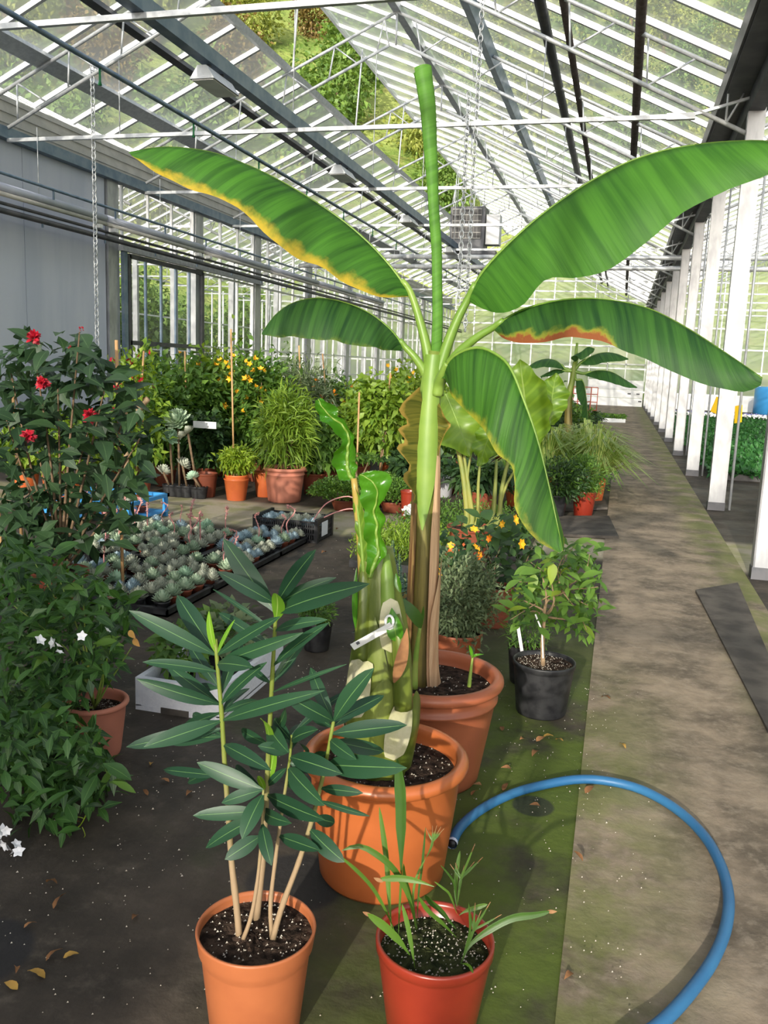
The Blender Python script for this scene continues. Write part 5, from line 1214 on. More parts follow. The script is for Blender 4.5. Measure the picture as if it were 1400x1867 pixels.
MB().bar(gy(952,1190,4.2), gy(944,1140,4.2), .003, .016).build('label_stick', MAT['white_plastic'], t)
# ---- dense rounded grey-green shrub
rs = thing('potted_shrub', (-.725,4.28,0), 'dense rounded grey-green shrub in a squat brown-orange pot', 'plant')
make_pot(rs, (-.725,4.28,0), .135, .115, .245, 'terracotta3', 'lip', perl=60, n=36)
crown(rs, (-.725,4.26,.43), (.215,.19,.22), 4600, .034, .012, 'grey_green', seed=81, up=.6, shell=.45, clumps=60)
crown(rs, (-.725,4.28,.40), (.15,.14,.17), 900, .032, .012, 'grey_green', seed=82, up=.6)
twigs(rs, (-.725,4.28,.23), [A(-.725+g.uniform(-.12,.12), 4.28+g.uniform(-.1,.1), .45) for _ in range(9)], .003, 'bark', g)
# ---- lantana with yellow flowers
la = thing('potted_lantana', (-.66,5.25,0), 'dark broad-leaved bush with tiny yellow flowers in a brown pot', 'plant')
make_pot(la, (-.66,5.25,0), .115, .09, .26, 'brownpot', 'lip', perl=0, n=30)
LP = [(790,985),(840,950),(900,935),(960,945),(1000,985),(1005,1030),(960,1060),(910,1075),(850,1060),(800,1040)]
leafy(la, LP, 135, 4.95, 5.55, .10, .058, 'dkgreen', g, up=.1, inner=240)
twigs(la, (-.66,5.25,.25), [gy(x,y,5.25) for x,y in ((830,985),(880,960),(930,970),(970,1000),(860,1020),(950,1040))], .006, 'bark', g)
flowers(la, [gy(x,y,4.9) for x,y in ((917,956),(949,992),(864,966),(803,1038),(800,1050),(938,948),(868,1000),(822,995))], .03, 'fl_yellow', 4, petals=6)
flowers(la, [gy(x,y,4.9) for x,y in ((893,982),(872,1015))], .03, 'fl_orange', 4, petals=6)
# ---- empty clay pot tilted on the floor
ep_ = thing('clay_pot', gz(836,1040)*A(1,1,1), 'small tilted terracotta pot behind the rounded shrub', 'pot')
pp_ = np.array(ep_.location); o = MB().lathe([(0,.01),(.075,0),(.078,.01),(.098,.17),(.112,.175),(.115,.20),(.105,.205),(.09,.17),(.07,.03),(0,.03)],30,(pp_[0],pp_[1],.0)).build('pot', MAT['orangepot'], ep_, True)
o.rotation_euler = (0,-.15,0); o.location = (0,0,.0)
# ---- brown fabric-like trailing dead plant beside the stout stem
dd = thing('withered_herb', (-1.05,4.05,0), 'withered brown herb in a black pot between the two big stems', 'plant')
make_pot(dd, (-1.05,4.05,0), .08, .065, .15, 'black_rubber', 'lip', perl=0, n=24)
crown(dd, (-1.05,4.05,.30), (.13,.10,.14), 60, .08, .03, 'grey_green', seed=90); crown(dd, (-1.05,4.05,.36), (.12,.08,.1), 14, .09, .03, 'hilltree2', seed=91, name='dry_leaves')
twigs(dd, (-1.05,4.05,.14), [A(-1.05+g.uniform(-.12,.12),4.05,.45) for _ in range(5)], .003, 'bark_pale', g)

# ================================================================== SUCCULENT TRAYS
def rosette_mesh(name, m, n=54, R=.064, seed=0, dome=.6, heads=1):
    b = MB(); q = random.Random(seed)
    for hd_ in range(heads):
        cx, cy = (0,0) if heads == 1 else (math.cos(hd_*2.1+seed)*R*.62, math.sin(hd_*2.1+seed)*R*.62); RR = R if heads == 1 else R*.72
        for k in range(n):
            a = k*2.39996; s = (k/n)**.6; el = 1.35*(1-s)+.22; L = RR*(.72+.28*s); base = A(cx+math.cos(a)*RR*.10*s, cy+math.sin(a)*RR*.10*s, .035*dome*(1-s))
            d = A(math.cos(a)*math.cos(el), math.sin(a)*math.cos(el), math.sin(el)); b.leaf(base, base+d*L, RR*.46*(.5+.5*s), A(-math.cos(a)*math.sin(el),-math.sin(a)*math.sin(el),math.cos(el)), -.12, .35, 4, 'obov')
    return b.mesh(name, MAT[m])
ROS = [rosette_mesh('rosette', m, seed=i, heads=h_) for i, (m, h_) in enumerate((('ech0',1),('ech1',1),('ech2',1),('ech3',1),('ech0',3),('ech2',3)))]
SL = ['powdery blue echeveria rosette in the black trays','grey-green echeveria rosette in the black trays','beige-grey echeveria rosette in the black trays','mint green echeveria rosette in the black trays','cluster of small blue rosettes in the black trays','cluster of small beige rosettes in the black trays']
EP = MB().lathe([(0,0),(.036,0),(.048,.055),(.052,.058),(.052,.068),(.046,.068),(.044,.06),(0,.06)],18).mesh('pot', MAT['brownpot'])
EPB = MB().lathe([(0,0),(.036,0),(.048,.055),(.052,.058),(.052,.068),(.046,.068),(.044,.06),(0,.06)],18).mesh('pot', MAT['black_rubber'])
def stalk_mesh(seed):
    q = random.Random(seed); b = MB(); pts = [A(0,0,0), A(q.uniform(-.02,.02),q.uniform(-.02,.02),.10), A(q.uniform(-.03,.03),q.uniform(-.03,.03),.20), A(q.uniform(-.05,.05),0,.235), A(q.uniform(-.06,.06),0,.215)]
    pp = resample(pts, 16); b.tube(pp, .005, 6)
    for i in range(8, 16):
        for k in range(3): d = nrm(A(q.gauss(0,1),q.gauss(0,1),q.gauss(.4,.5))); b.leaf(pp[i], pp[i]+d*.018, .010, A(0,-1,.3), .1, .2, 3, 'ovate')
    return b.mesh('flower_stalk', MAT['fl_pink'])
STK = [stalk_mesh(i) for i in range(4)]
tw_, tl_ = .50, .60
def tray_mesh():
    b = MB().box2((0,0,0),(tw_,tl_,.012)); 
    for lo, hi in (((0,0,0),(.012,tl_,.055)),((tw_-.012,0,0),(tw_,tl_,.055)),((0,0,0),(tw_,.012,.055)),((0,tl_-.012,0),(tw_,tl_,.055)),((-.012,-.004,.048),(.016,tl_+.004,.056)),((tw_-.016,-.004,.048),(tw_+.012,tl_+.004,.056)),((0,-.012,.048),(tw_,.016,.056)),((0,tl_-.016,.048),(tw_,tl_+.012,.056))): b.box2(lo,hi)
    return b.mesh('plant_tray', MAT['black_rubber'], None, False)
TM = tray_mesh(); g2 = random.Random(17); ne = 0
for ti in range(3):
    for tj in range(4):
        X0, Y0_ = -4.16+ti*.525, 4.62+tj*.625
        tag(place(TM, 'plant_tray', (X0,Y0_,0)), 'black plastic plant tray on the dark floor filled with rosettes', 'tray', 'trays of rosettes')
        for a in range(3):
            for b_ in range(4):
                x, y = X0+tw_*(a+.5)/3+g2.uniform(-.01,.01), Y0_+tl_*(b_+.5)/4+g2.uniform(-.01,.01)
                d_ = CAX @ (A(x,y,.1)-A(0,0,CAM_H)); sx = 700+F_PX*d_[0]/d_[2]
                if sx < 120 or g2.random() < .20: continue
                k = g2.choices(range(6), [1.2,4,4,1.5,1,4])[0]
                if ti == 2 and tj >= 2: k = g2.choices(range(6), [4,2,2,.5,3,2])[0]
                lab = SL[k].replace('in the black trays', ('in the tray row facing the foam box','in the tray row one back from the foam box','in the tray row one off the crate','in the tray row next to the crate')[tj])
                e = thing('echeveria', (x,y,.012), lab, 'succulent', 'rosettes in the trays'); ne += 1
                place(EP if g2.random() < .6 else EPB, 'pot', (x,y,.012), e); place(ROS[k], 'rosette', (x,y,.075), e, (g2.uniform(-.15,.15),g2.uniform(-.15,.15),g2.uniform(0,6)), [(1.0+.22*g2.random())*q_ for q_ in (1,1,1.15)])
                if g2.random() < (.28 if tj > 1 else .08):
                    place(STK[ne % 4], 'flower_stalk', (x,y,.09), e, (0,0,g2.uniform(0,6)), g2.uniform(.8,1.2))
                    e['label'] = SL[k].replace(' in the black trays', ' in the trays sending up a pink flower stalk')
# crate
cr = thing('harvest_crate', (-2.83,7.33,0), 'black slatted plastic crate of rosettes beside the trays', 'crate')
cx0,cx1,cy0,cy1,ch = -3.13,-2.53,7.12,7.54,.215
MB().box2((cx0,cy0,0),(cx1,cy1,.015)).build('base', MAT['black_rubber'], cr)
def wallr(p, q, nr):
    b = MB(); p, q = A(*p), A(*q)
    for s in np.linspace(0,1,nr): c = p+(q-p)*s; b.box2(c-A(.005,.005,0), c+A(.005,.005,ch*.86))
    for z in (.02, ch*.36, ch*.6, ch*.86): b.bar(p+A(0,0,z), q+A(0,0,z), .014, .016)
    return b.build('slatted_side', MAT['black_rubber'], cr)
wallr((cx0,cy0,0),(cx1,cy0,0),30); wallr((cx0,cy1,0),(cx1,cy1,0),30); wallr((cx0,cy0,0),(cx0,cy1,0),20); wallr((cx1,cy0,0),(cx1,cy1,0),20)
for x in (cx0,cx1):
    MB().box2((x-.015,cy0-.012,0),(x+.015,cy0+.03,ch)).build('corner', MAT['black_rubber'], cr); MB().box2((x-.015,cy1-.03,0),(x+.015,cy1+.012,ch)).build('corner', MAT['black_rubber'], cr)
    MB().box2((x-.012,cy0,ch-.03),(x+.012,cy1,ch)).build('end_rail', MAT['black_rubber'], cr)
MB().box2((cx1+.008,cy0+.12,.04),(cx1+.011,cy0+.28,.17)).build('paper_label', MAT['foam'], cr)
for i, (a, b_) in enumerate([(i,j) for i in range(4) for j in range(2)]):
    x, y, k = cx0+.09+a*.14, cy0+.11+b_*.19, (0,4,2,5,2,5,4,2)[i]
    e = thing('echeveria', (x,y,.015), SL[k].replace('in the black trays','inside the slatted crate'), 'succulent', 'rosettes in the crate')
    place(EPB, 'pot', (x,y,.015), e, None, (1,1,1.6)); place(ROS[k], 'rosette', (x,y,.135), e, (0,0,i), 1.35)
    if i == 6:
        for pts in ([(x,y,.15),(x+.10,y+.1,.33),(x+.28,y+.2,.40),(x+.40,y+.2,.33),(x+.45,y+.2,.22)],[(x,y,.15),(x+.2,y+.1,.26),(x+.38,y+.1,.30),(x+.5,y+.1,.17)]): MB().tube(resample(pts,20), .006, 6).build('flower_stalk', MAT['fl_pink'], e, True)
        e['label'] = 'rosette trailing two long pink flower stalks over the crate edge'
# blue handled tray
bt = thing('blue_tray', (-4.75,7.35,0), 'blue plastic tray of pink rosettes half hidden by the dark shrub', 'tray')
bx0,bx1,by0,by1 = -5.3,-4.35,7.0,7.75
for lo, hi in (((bx0,by0,.20),(bx1,by0+.04,.235)),((bx0,by1-.04,.20),(bx1,by1,.235)),((bx0,by0,.20),(bx0+.04,by1,.235)),((bx1-.04,by0,.20),(bx1,by1,.235))): MB().box2(lo,hi).build('rim', MAT['bluepl'], bt)
for x in (bx0+.03,bx1-.03):
    for y in (by0+.03,by1-.03): MB().box2((x-.02,y-.02,0),(x+.02,y+.02,.21)).build('leg', MAT['bluepl'], bt)
MB().box2((bx0,by0,.05),(bx1,by1,.06)).build('base', MAT['bluepl'], bt)
for i in range(8):
    x, y = bx0+.15+(i % 4)*.21, by0+.2+(i//4)*.3
    e = thing('echeveria', (x,y,.06), 'pink-tinged rosette standing in the blue tray', 'succulent', 'rosettes in the blue tray')
    place(EP, 'pot', (x,y,.06), e); place(ROS[(2,4,5,0)[i % 4]], 'rosette', (x,y,.13), e, (0,0,i), 1.3); place(STK[i % 4], 'flower_stalk', (x,y,.14), e, (0,0,i), .8)
# more rosettes standing loose left of the trays
# ================================================================== fallen leaves and crumbs
FL = []
for k in range(4):
    b = MB(); b.leaf((-.03,0,.004),(.03,0,.008+.006*k), .030-.004*k, A(0,0,1), .16, .25+.1*k, 7, 'ovate', twist=.5*k, wave=.04); FL.append(b)
FM = [b.mesh('fallen_leaf', MAT['dryleaf']) for b in FL]+[FL[0].mesh('fallen_leaf', MAT['yellowleaf'])]
fpos = [(275,1395,4),(300,1425,0),(265,1447,1),(110,1648,2),(55,1690,1),(110,1500,3),(132,1505,0),(95,1615,1),(130,1745,4),(30,1775,2),(65,1780,4),(20,1800,4),(345,1450,1),(985,1350,0),(950,1350,1),(1000,1345,4),(1020,1352,4),(975,1376,0),(922,1405,2),(865,1448,1),(870,1436,3),(922,1438,1),(1075,1442,0),(975,1473,2),(1053,1566,3),(1036,1783,1),(915,1330,0),(1135,1362,4),(100,1745,1),(245,1675,0),(615,965,0),(400,1057,0),(590,1010,1),(1105,1275,0)]
for i, (x,y,k) in enumerate(fpos):
    p = gz(x,y,.003 if x < 1040 else .018); lab = (('yellow' if k == 4 else ('flat brown','folded brown','curled brown','twisted brown')[k])+' fallen leaf '+('on the dark floor near the climber' if x < 360 else 'on the beige path mat' if x > 1062 else 'on the mossy floor near the hose' if y > 1300 else 'on the floor by the rosette trays'))
    tag(place(FM[k], 'fallen_leaf', p, None, (g.uniform(-.2,.2),g.uniform(-.2,.2),g.uniform(0,6)), g.uniform(.55,1.0)*(1 if p[1] < 5 else 1.4)), lab, 'leaf', 'fallen leaves on the floor')
b = MB(); q = random.Random(5)
for k in range(1500):
    z_ = q.random(); x, y = (q.gauss(-1.5,.55), q.uniform(1.3,4.2)) if z_ < .6 else ((q.uniform(-.5,.25), q.uniform(1.6,4.5)) if z_ < .85 else (q.uniform(-3,-.9), q.uniform(4,7.5)))
    if any(math.hypot(x-a_, y-b_) < r_ for a_, b_, r_ in ((-.735,1.712,.13),(-.325,1.842,.13),(-.62,2.45,.22),(-.625,3.14,.23),(-.245,3.945,.13),(-1.945,2.86,.13),(-.36,4.32,.11),(-1.545,4.4,.1),(-.725,4.28,.13))) or (-2.06 < x < -1.57 and 3.27 < y < 4.06) or (x < -2.5 and y > 4.6): continue
    s = q.uniform(.0010,.0032)*(1.6 if q.random() < .06 else 1); p = A(x,y,.002 if x < -.03 else .016); b.add([p+A(s,0,0),p+A(-s*.6,s,0),p+A(-s*.6,-s,0),p+A(0,0,s*1.3)],[(0,1,3),(1,2,3),(2,0,3)])
tag(b.build('crumbs', MAT['perlite'], None, False), 'white perlite crumbs scattered over the dark floor', None, None, 'stuff')
# ================================================================== ALONG THE PATH AND THE BACK ROWS
g = random.Random(77)
def simple_pot(parent, c, r, h, m, rim='lip'): return make_pot(parent, c, r, r*.76, h, m, rim, perl=0, n=28)
# ---- elephant ears
AY = 7.0
al = thing('potted_elephant_ear', (-1.12,AY,0), 'elephant ear plant with large ruffled yellow-green leaves on tall stalks', 'plant')
simple_pot(al, (-1.12,AY,0), .20, .30, 'brownpot')
def A3(x, y, dy=0): return gy(x,y,AY+dy)
for pts, r in (([(852,955),(846,880),(835,820),(818,760),(812,720)],.022),([(862,950),(850,860),(842,800),(836,770)],.016),([(860,950),(852,880),(858,830)],.015),([(870,950),(872,880),(880,800)],.014),([(895,955),(902,900),(905,840)],.020),([(905,960),(915,890),(930,830),(950,800)],.020),([(900,960),(925,880),(980,800),(1003,760)],.012)):
    pp = resample([A(-1.12+(pts[0][0]-878)*.0022,AY,.26)]+[A3(x,y) for x,y in pts], 14); MB().tube(pp, [np.interp(i/13,[0,1],[r*1.25,r*.6]) for i in range(14)], 8).build('leaf_stalk', mat('elephant_ear_stalk',(.28,.27,.06),(.20,.24,.06),3,.45) if 'elephant_ear_stalk' not in bpy.data.materials else bpy.data.materials['elephant_ear_stalk'], al, True)
wavy_leaf(al, [(968,828),(962,780),(957,730),(952,690),(948,655)], [.06,.26,.27,.22,.01], [.05,.20,.24,.19,.01], [AY-.1]*5, 11, .035, 4.5, 'aloc', tilt=lambda t: .25, pr=.010)
wavy_leaf(al, [(1002,775),(1004,745),(1008,715),(1014,680)], [.05,.15,.16,.01], [.04,.12,.13,.01], [AY+.2]*4, 12, .022, 4, 'aloc', tilt=lambda t: -.3, pr=.008)
wavy_leaf(al, [(812,718),(826,750),(842,790),(858,832)], [.05,.14,.16,.01], [.06,.26,.22,.01], [AY-.15]*4, 13, .03, 3.5, 'aloc', tilt=lambda t: .5, pr=.010)
wavy_leaf(al, [(900,745),(893,790),(882,820),(875,850)], [.05,.18,.15,.01], [.04,.10,.10,.01], [AY-.2]*4, 14, .03, 4, 'aloc', tilt=lambda t: -.3, pr=.008)
# ---- low herbs
for i, (x,y,rx,ry,lab,m,L) in enumerate(((-1.62,6.75,.36,.38,'tray of feathery bright green herbs behind the banana','green2',.045),(-1.30,7.95,.62,.75,'tray of fine grassy herbs below the hanging banana leaf','green',.05))):
    t = thing('herb_tray', (x,y,0), lab, 'plant'); MB().box2((x-rx,y-ry,0),(x+rx,y+ry,.06)).build('tray', MAT['black_rubber'], t)
    n = 4200; r = np.random.default_rng(i); P = np.stack([x+rx*(2*r.random(n)-1), y+ry*(2*r.random(n)-1), .07+.20*r.random(n)],1); D = r.normal(size=(n,3))*.6; D[:,2] += .8
    leaves_obj('foliage', P, D, r.normal(size=(n,3)), L*r.uniform(.7,1.3,n), .012, MAT[m], t)
# ---- white bucket with white flowers, brown pots behind the banana
wb_ = thing('white_bucket', gz(808,905)*A(1,1,0), 'white bucket standing among brown pots', 'bucket'); c = np.array(wb_.location)
MB().lathe([(0,.005),(.10,0),(.125,.24),(.135,.245),(.135,.26),(.12,.26),(.10,.03),(0,.03)],28,(c[0],c[1],0)).build('body', MAT['foam'], wb_, True); MB().tube([(c[0]-.13,c[1],.24),(c[0]-.08,c[1]-.1,.16),(c[0]+.08,c[1]-.1,.16),(c[0]+.13,c[1],.24)],.004,5).build('handle', MAT['galv'], wb_, True)
wf_ = thing('white_flower_pot', (-1.72,7.75,0), 'low plant with white blossoms before the white bucket', 'plant'); simple_pot(wf_, (-1.72,7.75,0), .09, .13, 'brownpot'); crown(wf_, (-1.72,7.75,.20), (.15,.14,.09), 350, .05, .025, 'green', seed=5)
P, D, Nn, r_ = blob((-1.72,7.73,.26), (.15,.12,.06), 260, up=.6, seed=9); leaves_obj('blossoms', P, D, Nn+A(0,-1,0), .04, .03, MAT['fl_white'], wf_)
# ---- right side of the beds, beside the path
rp = thing('potted_bush', (-.30,9.85,0), 'green twiggy bush in a bright red pot beside the path', 'plant'); simple_pot(rp, (-.30,9.85,0), .135, .29, 'redpot')
crown(rp, (-.30,9.85,.47), (.27,.25,.20), 2300, .06, .014, 'green', seed=21, up=.5, clumps=40)
bp = thing('potted_bush', (-.62,9.55,0), 'dense dark green bush in a black pot beside the red pot', 'plant'); simple_pot(bp, (-.62,9.55,0), .16, .27, 'black_rubber')
crown(bp, (-.62,9.55,.42), (.34,.30,.22), 2600, .055, .022, 'dkgreen', seed=22, up=.4, clumps=50); crown(bp, (-.62,9.55,.45), (.32,.28,.20), 900, .055, .022, 'green', seed=23, up=.5)
for i, (x,y,sc) in enumerate(((-.22,11.0,1.45),(-.85,11.2,1.5),(-.35,12.3,1.5))):
    t = thing('spider_plant', (x,y,0), ['variegated spider plant arching over the path edge','larger variegated spider plant set back from the path','variegated spider plant just behind the arching one'][i], 'plant', 'spider plants'); simple_pot(t, (x,y,0), .14, .30, 'orangepot')
    n = 260; r = np.random.default_rng(40+i); b = MB()
    for k in range(n):
        a, e = r.random()*6.28, r.uniform(.3,1.4); L = sc*r.uniform(.38,.62); b0 = A(x+math.cos(a)*.04, y+math.sin(a)*.04, .30)
        p1 = b0+A(math.cos(a)*math.cos(e)*L*.6, math.sin(a)*math.cos(e)*L*.6, math.sin(e)*L*.75); p2 = p1+A(math.cos(a)*L*.45, math.sin(a)*L*.45, -L*.22*(1.6-e))
        mid = (b0+p1)/2+A(0,0,.03); w = .013*sc; S = A(-math.sin(a),math.cos(a),0)*w
        b.add([b0-S*.5,b0+S*.5,mid-S,mid+S,p1-S,p1+S,p2], [(0,1,3,2),(2,3,5,4),(4,5,6)], [(0,0),(1,0),(0,.3),(1,.3),(0,.7),(1,.7),(.5,1)])
    o = b.build('leaves', MAT['spider'], t, True); o['kind'] = 'stuff'
# ---- second banana farther back
B2 = 15.0
b2 = thing('potted_banana', gy(1038,880,B2)*A(1,1,0), 'small distant banana plant rising beside the red rack', 'plant'); c = np.array(b2.location); simple_pot(b2, (c[0],c[1],0), .22, .35, 'brownpot')
def G2(x,y,dy=0): return gy(x,y,B2+dy)
pp = resample([(c[0],c[1],.3), G2(1036,775), G2(1038,720), G2(1044,690), G2(1048,660)], 14); MB().tube(pp, [np.interp(i/13,[0,1],[.085,.04]) for i in range(14)], 10).build('pseudostem', MAT['bsheath'], b2, True)
M2 = banana_mat('small_banana_leaf', (.022,.075,.022), (.05,.14,.03), (.2,.2,.04), BRN, 1.2, 1.4, .3)
for mid, edge in (([(1030,672),(1015,658),(995,654),(975,660),(962,669)],[(1030,674),(1012,671),(992,669),(975,672),(962,670)]),([(1050,665),(1058,645),(1072,632),(1085,636)],[(1046,658),(1040,652),(1050,648),(1060,656),(1082,642)]),
     ([(1058,662),(1080,648),(1105,642),(1128,646),(1146,654)],[(1060,665),(1082,666),(1105,660),(1128,659),(1145,656)]),([(1064,681),(1090,675),(1115,678),(1140,692),(1162,706)],[(1066,684),(1090,692),(1115,698),(1140,706),(1160,708)]),
     ([(1050,692),(1062,693),(1069,725),(1072,770)],[(1050,700),(1052,725),(1062,740),(1060,760),(1068,775)]),([(1030,676),(1010,674),(985,686)],[(1030,678),(1012,684),(986,688)])):
    banana_leaf(b2, 'leaf', mid, edge, lambda t: B2, M2, dyn=-.25, curl=.04, n=16, k=4, petiole=[(1046,690,B2),(1046,678,B2)], pr=.02)
MB().tube([G2(1048,665), G2(1052,625)], [.03,.02], 8).build('furled_leaf', MAT['petiole'], b2, True)
# ---- red rack, seedling pallet, dark hedge plants by the far path
rk = thing('tool_rack', (-.75,19.5,0), 'slim red metal rack standing beside the distant path', 'rack'); 
for x in (-.90,-.62): MB().tube([(x,19.5,0),(x,19.5,1.30)],.014,6).build('upright', MAT['red_rack'], rk, True)
for z in (.12,.62,.80,.98,1.15,1.30): MB().tube([(-1.0,19.5,z),(-.48,19.5,z)] if z > .7 else [(-.9,19.5,z),(-.62,19.5,z)],.011,6).build('rung', MAT['red_rack'], rk, True)
for x in (-1.0,-.48): MB().tube([(x,19.5,.8),(x,19.5,1.3)],.010,6).build('hoop_bar', MAT['red_rack'], rk, True)
pl = thing('seedling_pallet', gz(1105,770)*A(1,1,0), 'low white-edged pallet of green seedlings on the distant path', 'pallet'); c = np.array(pl.location)
MB().box2((c[0]-.62,c[1],0),(c[0]+.62,c[1]+1.6,.14)).build('tray', MAT['white_paint'], pl)
n = 1500; r = np.random.default_rng(3); P = np.stack([c[0]+1.24*(r.random(n)-.5), c[1]+1.6*r.random(n), .14+.06*r.random(n)],1); leaves_obj('seedlings', P, r.normal(size=(n,3))+A(0,0,.7), r.normal(size=(n,3))+A(0,0,1), .09, .05, MAT['green'], pl)
for i, (px_,yb,top,Y,w,m) in enumerate(((1005,800,722,17.0,.55,'dkgreen'),(1032,800,735,18.5,.5,'green'),(975,790,700,19,.7,'dkgreen'),(1052,790,740,21,.5,'dkgreen'))):
    p = gy(px_,yb,Y); z = gy(px_,top,Y)[2]; t = thing('potted_bush', (p[0],Y,0), ['dark bush in the distance behind the spider plants','mid green bush in the distance near the small banana','broad dark bush in the distance behind the elephant ear','dark bush in the distance before the red rack'][i], 'plant')
    simple_pot(t, (p[0],Y,0), .18, .3, 'brownpot'); crown(t, (p[0],Y,(z+.3)/2), (w,w*.8,(z-.25)/2), 1500, .12, .06, m, seed=120+i, up=.3, clumps=30)

# ---- shrubs of the back rows: (px, top px, ground Y, half width m, material, leaf len, leaf w, pot, label, flowers)
ROWS = [
 (432,800,9.05,.20,'lime',.06,.022,'orangepot','compact lime-leaved bush with a cane in a double orange pot',None,900),
 (522,715,9.20,.29,'green2',.14,.016,'pinkpot','tall narrow-leaved bush in the wide pink clay pot',None,1500),
 (652,880,9.35,.24,'green','.05',.02,'redpot','leggy pale green vine tied in a red pot',None,350),
 (250,640,8.6,.30,'green2',.08,.04,'brownpot','cactus-stemmed bush with lime leaves and red blossoms','fl_red',700),
 (345,665,10.3,.50,'green',.11,.05,'brownpot','dark leafy bush with a bare cane stem before the sliding door',None,1800),
 (395,640,10.8,.45,'green2',.10,.05,'brownpot','trumpet bush hung with yellow bell flowers','fl_yellow',1400),
 (470,650,10.6,.42,'green',.10,.045,'brownpot','upright green bush dotted with yellow flowers beside the trumpet bush','fl_yellow',1400),
 (300,700,9.6,.34,'green',.09,.04,'brownpot','mid green bush behind the rosette trays',None,1200),
 (372,760,9.7,.26,'dkgreen',.09,.05,'brownpot','low dark bush beside the lime-leaved bush',None,1000),
 (560,665,11.2,.50,'grey_green',.13,.016,'brownpot','feathery grey-green bush with bamboo canes',None,2400),
 (610,690,11.6,.45,'green',.09,.04,'brownpot','bush covered in orange button flowers','fl_orange',1500),
 (660,705,11.0,.40,'green2',.09,.055,'brownpot','pale green broad-leaved bush beside the orange flowers',None,1100),
 (700,690,10.4,.36,'green2',.09,.06,'brownpot','loose lime vine hanging beside the banana stem',None,800),
 (715,720,11.8,.42,'green',.08,.04,'orangepot','green bush with small orange blossoms behind the banana','fl_orange',1300),
 (745,660,12.6,.35,'green2',.10,.06,'brownpot','tall sparse vine with yellow bells behind the banana','fl_yellow',450),
 (510,655,12.8,.55,'green',.09,.04,'brownpot','broad dark bush in the rear row behind the pink pot',None,1900),
 (440,660,13.2,.55,'green',.10,.05,'brownpot','rear row bush with yellow flowers by the glass wall','fl_yellow',1700),
 (640,700,13.6,.6,'dkgreen',.09,.045,'brownpot','dark rear bush speckled with red flowers','fl_red',1800),
 (790,700,13.0,.55,'green2',.10,.05,'brownpot','yellowish rear bush behind the elephant ear',None,1300),
 (850,720,12.4,.5,'green',.09,.04,'brownpot','green rear bush between the elephant ear stalks',None,1400),
 (925,730,13.5,.5,'green',.09,.05,'brownpot','leafy rear bush behind the hanging banana leaf',None,1300),
 (120,760,8.2,.40,'green2',.09,.05,'orangepot','lime bush in an orange pot behind the dark shrub',None,900),
 (45,780,8.4,.40,'green2',.09,.05,'orangepot','yellow-green bush in an orange pot near the grey wall',None,900),
 (200,760,9.4,.38,'green',.09,.05,'brownpot','soft green bush beyond the red-flowered shrub',None,1000),
 (575,760,9.9,.36,'green',.09,.055,'brownpot','drooping green bush right behind the wide pink pot',None,1100),
 (880,850,9.4,.40,'dkgreen',.10,.04,'brownpot','low dark bush among brown pots behind the banana',None,800),
 (945,860,10.2,.35,'green',.10,.02,'orangepot','grassy tuft in an orange pot behind the hanging leaf',None,700),
 (760,830,10.0,.36,'dkgreen',.09,.05,'brownpot','dark low bush behind the banana stem',None,800),
 (290,640,12.0,.5,'green',.10,.05,'brownpot','tall bush beside the sliding door glass',None,1200),
 (680,720,16.0,.8,'green',.12,.06,'brownpot','far green bush by the end of the west glass',None,1400),
 (840,735,17.0,.9,'green2',.12,.06,'brownpot','far yellow-green bush before the end wall',None,1400),
 (930,745,18.0,.8,'dkgreen',.12,.06,'brownpot','far dark bush before the end wall',None,1300)]
CANE = {0: (421,600), 2: (655,715), 4: (337,640), 9: (545,630), 10: (588,645), 12: (712,680), 3: (262,640)}
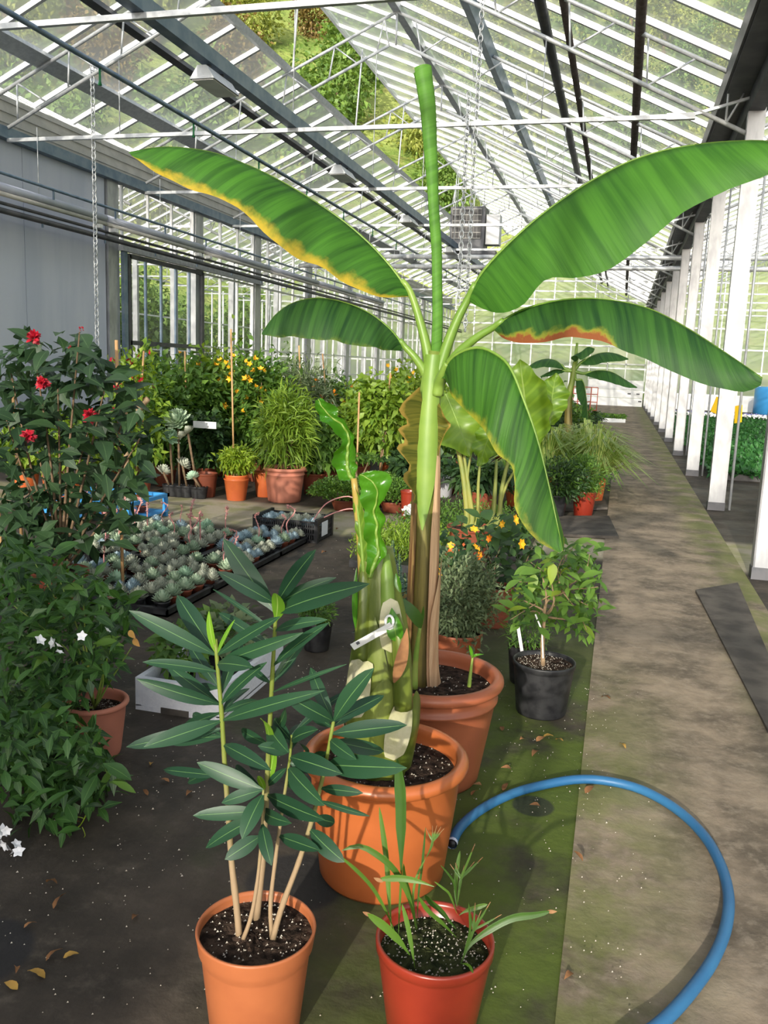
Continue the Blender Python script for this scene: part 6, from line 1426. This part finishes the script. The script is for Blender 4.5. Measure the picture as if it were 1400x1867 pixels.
for i, (px_,top,Y,hw,m,L,W,pm_,lab,fl,n) in enumerate(ROWS):
    L = float(L)*1.3; W = W*1.3; n = int(n*1.2); d0 = gy(px_,top,Y); X, zt = d0[0], max(.5, d0[2])
    t = thing('potted_bush' if i not in (3,) else 'potted_cactus', (X,Y,0), lab, 'plant')
    pr_ = {0:.135,1:.25,2:.15}.get(i, .15); ph_ = {0:.29,1:.40,2:.24}.get(i, .26)
    simple_pot(t, (X,Y,0), pr_, ph_, pm_, 'roll2' if i == 1 else 'lip')
    if i == 0: MB().lathe([(.108,.0),(.140,.23),(.147,.235),(.147,.25),(.135,.25),(.104,.02)],28,(X+.012,Y-.03,0)).build('outer_pot', MAT['orangepot'], t, True)
    z0 = ph_+.05 if i not in (2,12,14) else ph_+.35
    if i in (0,): zt = .62
    c = (X,Y,(z0+zt)/2); rz_ = (zt-z0)/2
    crown(t, c, (hw,hw*.85,rz_), n, L, W, m, seed=200+i, up=.35 if i not in (5,14,24) else -.3, shell=.15, clumps=int(18+n/40), droop=.18)
    if n > 900: crown(t, c, (hw*.85,hw*.7,rz_*.9), n//5, L, W, m, seed=400+i, up=.2, shell=.1, name='inner_foliage')
    twigs(t, (X,Y,ph_-.03), [A(X+g.uniform(-.6,.6)*hw, Y+g.uniform(-.5,.5)*hw, z0+(zt-z0)*g.uniform(.4,.85)) for _ in range(6)], .010, 'bark' if i % 2 else 'bark_pale', g)
    if fl:
        r = random.Random(i); k = 22 if fl != 'fl_orange' else 26
        pts = [A(X+r.uniform(-.9,.9)*hw, Y-hw*.75+r.uniform(-.12,.15), z0+(zt-z0)*r.uniform(.35,1.0)) for _ in range(k)]
        flowers(t, pts, .042 if fl == 'fl_yellow' else .040, fl, i, cup=.9 if fl == 'fl_yellow' else .3)
    if i in CANE:
        x, y = CANE[i]; tp = gy(x,y,Y-.05); cn = tag(MB().tube([(X+(0 if i else -.01),Y-.05,ph_-.02), tp], .011, 7).build('bamboo_cane', MAT['bamboo'], None, True), 'bamboo cane staking the '+lab.split(' with ')[0].split(' in ')[0].split(' before ')[0], 'cane')
# cactus pads for the cactus-stemmed bush
t = [o for o in COL.objects if o.name.startswith('potted_cactus')][0]; X, Y = t.location.x, t.location.y
for pts in ([(0,.25),(0,.8),(-.02,1.15)],[(0,.75),(.12,.95),(.17,1.1)],[(0,.75),(-.16,.68),(-.22,.72)],[(0,.75),(.15,1.0),(.28,1.15)]): MB().tube(resample([A(X+a,Y-.25,z) for a,z in pts],10), [.028]*10, 8, flute=.2, nf=4).build('cactus_stem', MAT['bark_pale'], t, True)
# ---- mounded ground cover between the pots
for i, (x,y,Y,rx,lab) in enumerate(((628,910,8.95,.42,'low mound of tiny dark leaves before the red pot'),(718,905,9.1,.40,'low mound of tiny dark leaves behind the banana stem'),(690,900,9.6,.35,'small mound of tiny leaves between the low mounds'))):
    c = gy(x,y,Y); t = thing('ground_cover_plant', (c[0],Y,0), lab, 'plant'); simple_pot(t, (c[0],Y,0), .15, .12, 'brownpot')
    crown(t, (c[0],Y,.17), (rx,.34,.20), 3600, .028, .020, 'green', seed=300+i, up=.6, shell=.6, low=0.0); crown(t, (c[0],Y,.15), (rx*.9,.3,.16), 900, .05, .03, 'green', seed=310+i, low=0.0, name='inner_foliage')
# ---- tree houseleeks with rosettes on stems
for i, (x,y) in enumerate(((327,770),(312,800),(335,848),(300,860),(355,870),(345,790))):
    p = gy(x,y,8.9); t = thing('tree_houseleek', (p[0]+.02*i,8.9,0), ['pale striped rosette on a tall stem behind the trays','green rosette on a stem beside the pale striped one','flat rosette with pale rim hanging by the lime bush','dark red rosette low on a stem behind the trays','pale lime rosette close to the floor','small pink-edged rosette under the pale striped one'][i], 'succulent')
    simple_pot(t, (p[0]+.02*i,8.9,0), .08, .14, 'black_rubber'); MB().tube([(p[0]+.02*i,8.9,.12),(p[0],8.87,p[2])], .014, 7).build('stem', MAT['bark'], t, True)
    place(ROS[(1,3,2,2,3,5)[i]], 'rosette', (p[0],8.86,p[2]), t, (.7,0,i), (2.6,2.0,1.6,1.5,1.3,1.5)[i])
# extra pots seen between the shrubs
for i, (x,y,r,h,m,lab) in enumerate(((482,905,.13,.30,'orangepot','plain orange pot half behind the wide pink pot'),(668,905,.18,.22,'orangepot','shallow orange bowl pot behind the mounds'),(620,895,.16,.20,'redpot','red pot with pale gravel beside the low mound'),(745,945,.10,.30,'redpot','slim red pot close behind the banana stem'),(100,905,.14,.30,'orangepot','bright orange pot glimpsed through the dark shrub'),(880,905,.15,.28,'orangepot','orange pot behind the elephant ear stalks'),(840,900,.17,.30,'brownpot','dark brown pot behind the white bucket'),(375,905,.14,.28,'brownpot','brown pot in shade beside the double orange pot'))):
    c = gz(x,y); t = thing('flower_pot', (c[0],c[1],0), lab, 'pot'); simple_pot(t, (c[0],c[1],0), r, h, m)
MB_ = MB().box2((-4.9,9.3,.78),(-4.6,9.32,.86)); tag(MB_.build('plant_label', MAT['white_plastic']), 'white plastic plant label among the leaves behind the trays', 'label')
